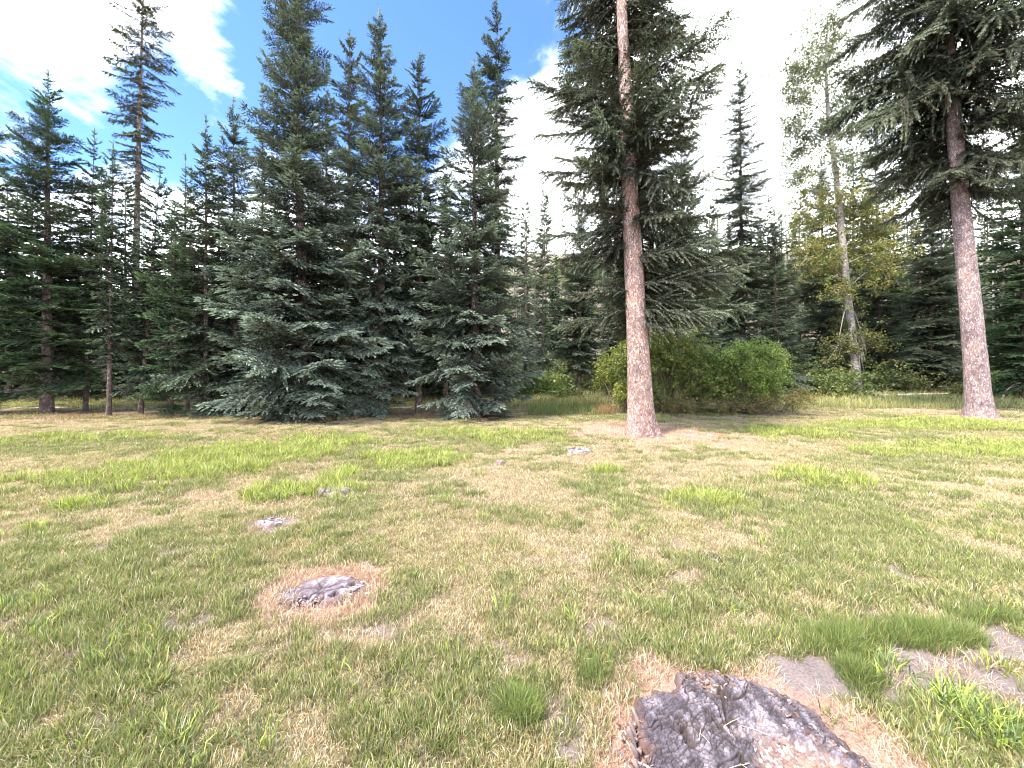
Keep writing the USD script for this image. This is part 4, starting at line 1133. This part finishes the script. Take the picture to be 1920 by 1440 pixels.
def chips(parent, centres, zat, rng, size, colours, name="wood_chip", joined=True, lift=.004):
    """Flat splinters lying about: boxes with skewed corners."""
    g = Geo()
    box = np.array([[x, y, z] for x in (-.5, .5) for y in (-.5, .5) for z in (-.5, .5)])
    bf = trimesh.creation.box().faces
    for cx, cy in centres:
        L = size * rng.uniform(.5, 1.6); W = L * rng.uniform(.2, .55); T = L * rng.uniform(.1, .25)
        b = box * [L, W, T] * rng.uniform(.7, 1.1, (8, 3))
        az, pi_, ro = rng.uniform(0, 6.28), rng.normal(0, .25), rng.normal(0, .35)
        R = trimesh.transformations.euler_matrix(ro, pi_, az)[:3, :3]
        z = float(zat(np.array(cx), np.array(cy)))
        g.add(b @ R.T + [cx, cy, z + lift], bf, np.array(colours[rng.integers(len(colours))]) * rng.uniform(.7, 1.25))
    m, c = g.get()
    return part(name, m, M_WOOD, parent, c, kind="stuff")


def big_stump():
    t, o, zat = stump("tree_stump", "big rotten grey stump with cracked top, nearest in the lower right", CENTRE_STUMP, .50, .53, .034, .0034, 4, tilt=(-.03, .045), rot=.35,
                      debris=[(.24, -.16, .20, .38, .45), (-.02, .36, .05, .04, 0)], cracks=16, cell=.019, pith=(-.04, .05), irregular=.15,
                      pits=[(-.235, .12, .045, .03), (-.12, -.10, .04, .018), (.24, .22, .03, .03), (.02, .33, .05, .04), (.12, .06, .03, .02), (-.26, -.05, .025, .03)], notch=[(1.75, .16, .14), (2.7, .10, .10)])
    rng = np.random.default_rng(8)
    pale, red = ([.24, .21, .215], [.31, .28, .28], [.17, .145, .15]), ([.19, .11, .08], [.27, .17, .125], [.13, .07, .05], [.32, .24, .19])
    chips(t, [(rng.normal(.07, .07), rng.normal(-.14, .08)) for _ in range(130)], zat, rng, .015, pale, "pale_chips")
    chips(t, [(rng.normal(.20, .09), rng.normal(-.10, .16)) for _ in range(160)], zat, rng, .009, pale + red, "crumbs")
    chips(t, [(rng.normal(-.49, .035), rng.uniform(-.42, .18)) for _ in range(170)], lambda x, y: np.maximum(zat(x, y), .012), rng, .018, pale + red, "rim_chips")
    chips(t, [(rng.normal(.0, .06), rng.normal(.40, .035)) for _ in range(70)], lambda x, y: np.maximum(zat(x, y), .03), rng, .018, red, "red_crumbs")
    chips(t, [(.42 + rng.normal(0, .03) - .16 * k, .42 * k - .1) for k in rng.uniform(0, 1, 70)], lambda x, y: np.maximum(zat(x, y), .02), rng, .016, red + pale, "rim_crumbs")
    # splinters of old bark standing along the left rim
    for k in range(13):
        u = k / 12
        x, y = -.505 + .08 * (2 * u - 1) ** 2 + rng.normal(0, .008), -.42 + .62 * u
        hh = rng.uniform(.06, .125); w = rng.uniform(.03, .065)
        g = np.linspace(0, 1, 5)
        V = []
        for s in (-1, 1):
            for f_ in (0, 1):
                for q in g:
                    V.append([x + .012 * f_ + rng.normal(0, .003) - .03 * q * q, y + s * w * .5 * (1 - .4 * q) + rng.normal(0, .004), -.03 + hh * q * rng.uniform(.9, 1.05)])
        h_ = trimesh.convex.convex_hull(np.array(V))
        part("bark_splinter", h_, M_WOOD, t, np.array([.20, .145, .13]) * rng.uniform(.5, 1.4, (len(h_.vertices), 1)))
    # dry stalks fallen across the top
    g = Geo()
    for cx, cy, L, az in ((-.10, -.03, .10, .2), (-.07, -.05, .07, 2.2), (.20, -.03, .06, .1), (-.19, .10, .06, 1.0), (-.12, -.12, .08, .9), (-.10, -.10, .05, 2.6), (-.18, .08, .05, 2.0), (.06, .13, .12, 2.7), (-.02, .16, .09, .4)):
        d = np.array([math.cos(az), math.sin(az), 0]) * L / 2
        c = np.array([cx, cy, float(zat(np.array(cx), np.array(cy))) + .012])
        g.add(*tube([c - d, c + [0, 0, .004], c + d], [.0012, .0014, .0008], 4), [.62, .53, .38])
    m, c = g.get(); part("dry_stalks", m, M_GRASS, t, c)


big_stump()
t, o, zat = stump("tree_stump", "low grey stump ringed by pinkish dead grass, left of centre", MID_STUMP, .34, .19, .016, .008, 9, tilt=(.03, .02), rot=.16, cracks=9, cell=.06, checks=.3, irregular=.2, wood=(.125, .098, .11), lightw=(.30, .26, .285),
                  pits=[(.17, .05, .05, .05), (.10, -.06, .04, .05), (-.08, -.13, .06, .045), (.02, -.12, .04, .04)], notch=[(-.7, .25, .15)])
R2 = np.random.default_rng(31)
chips(t, [(R2.normal(-.08, .12), R2.normal(-.15, .035)) for _ in range(60)], lambda x, y: np.maximum(zat(x, y), .01), R2, .022, ([.22, .12, .09], [.14, .08, .06], [.30, .26, .26]))
chips(t, [(R2.normal(.26, .05), R2.normal(-.02, .06)) for _ in range(30)], lambda x, y: np.maximum(zat(x, y), .015), R2, .026, ([.36, .32, .32], [.30, .25, .25]))
WHITE = dict(wood=(.21, .19, .195), lightw=(.40, .365, .37))
for name, label, px, py, rx, ry, hgt, kw in (("tree_stump", "whitish split stump with pale slabs beside the yellow green tufts", 630, 925, .24, .17, .05, WHITE), ("tree_stump", "small pale weathered stump sunk in the grass behind the left foreground", 500, 984, .15, .11, .05, WHITE),
                                              ("tree_stump", "flat grey stump slab on the lawn left of the pink trunk", 1086, 849, .27, .22, .05, WHITE), ("tree_stump", "tiny dark rotten stump sunk in the straw lawn right of centre", 1334, 1046, .085, .07, .03, dict(wood=(.10, .07, .06), lightw=(.36, .28, .25))),
                                              ("tree_stump", "tiny brown stump remnant far out on the straw lawn", 938, 874, .10, .10, .07, dict(wood=(.22, .17, .15), lightw=(.36, .31, .29)))):
    c = on_ground(px, py)
    t, o, zat = stump(name, label, c, rx, ry, hgt, .012, int(px) % 97, cracks=7, cell=.05, checks=.3, irregular=.25, **kw)
    chips(t, [(R2.normal(0, rx * .6), R2.normal(0, ry * .6)) for _ in range(26)], lambda x, y: np.maximum(zat(x, y), .01), R2, rx * .33, (kw["lightw"], [.3, .26, .26], [.16, .12, .11]))


# ------------------------------------------------------------------ logs and the dead branch beyond the lawn
def log(label, pts, r, seed, colour=(.50, .47, .44)):
    rng = np.random.default_rng(seed)
    pts = np.array([[x, y, float(terrain(x, y)) + r * .8 + dz] for x, y, dz in pts])
    o = pts[0].copy()
    t = thing("fallen_log", label, "log", o)
    k = np.linspace(0, 1, 40); s = np.linspace(0, 1, len(pts))
    q = np.stack([np.interp(k, s, pts[:, i]) for i in range(3)], 1) - o
    v, f = tube(q, r * (1 - .25 * k) * (1 + .1 * rng.normal(size=40)), 12, cap=True)
    v = v + (fbm(v * 9, 2, seed)[:, None] - .5) * r * .25
    part("stem", (v, f), M_WOOD, t, np.array(colour) * (.75 + .5 * fbm(v * 6, 3, seed)[:, None]), smooth=True)
    for _ in range(5):
        b = q[rng.integers(4, 36)]; e = b + np.array([rng.normal(0, .05), rng.normal(0, .1), 1.0]) * r * 1.6
        v, f = tube([b, e], [r * .22, r * .14], 6)
        part("branch_stub", (v, f), M_WOOD, t, np.broadcast_to(np.array(colour) * .8, (len(v), 3)))


log("long thin pale log lying across the back of the lawn behind the thick trunk", [(25.2, 25.2, .05), (29, 26.0, .05), (33, 26.4, .05), (38, 26.8, .05)], .075, 1, (.60, .57, .54))
log("short rotten log end lying left of the long pale log", [(22.9, 24.6, 0), (24.4, 24.9, 0)], .13, 2, (.36, .32, .30))
log("grey log at the edge of the path behind the dense cone shaped spruce", [(-.3, 19.0, 0), (.7, 19.1, 0), (1.3, 19.0, 0)], .09, 3, (.48, .46, .46))


def dead_branch():
    rng = np.random.default_rng(6)
    x, y = (1878 - 960) / F * 21.0, 21.0
    o = np.array([x, y, float(terrain(x, y))])
    t = thing("dead_branch", "bleached dead branch arching out of the grass at the right edge", "dead branch", o)
    k = np.linspace(0, 1, 9)
    main = np.stack([1.5 * k ** 1.3, 0 * k, .15 + .95 * np.sin(k * 2.0)], 1)
    part("limb", tube(main, np.interp(k, [0, 1], [.04, .012]), 6), M_BARK_PALE, t)
    g = Geo()
    for i in range(22):
        b = main[rng.integers(2, 9)]
        d = np.array([rng.uniform(.2, 1), rng.normal(0, .4), rng.uniform(-.5, .4)]) * rng.uniform(.3, .9)
        g.add(*tube([b, b + d * .5 + [0, 0, .06], b + d], [.012, .008, .003], 4), [.42, .39, .36])
    m, c = g.get(); part("twigs", m, M_TWIG, t, c)


dead_branch()
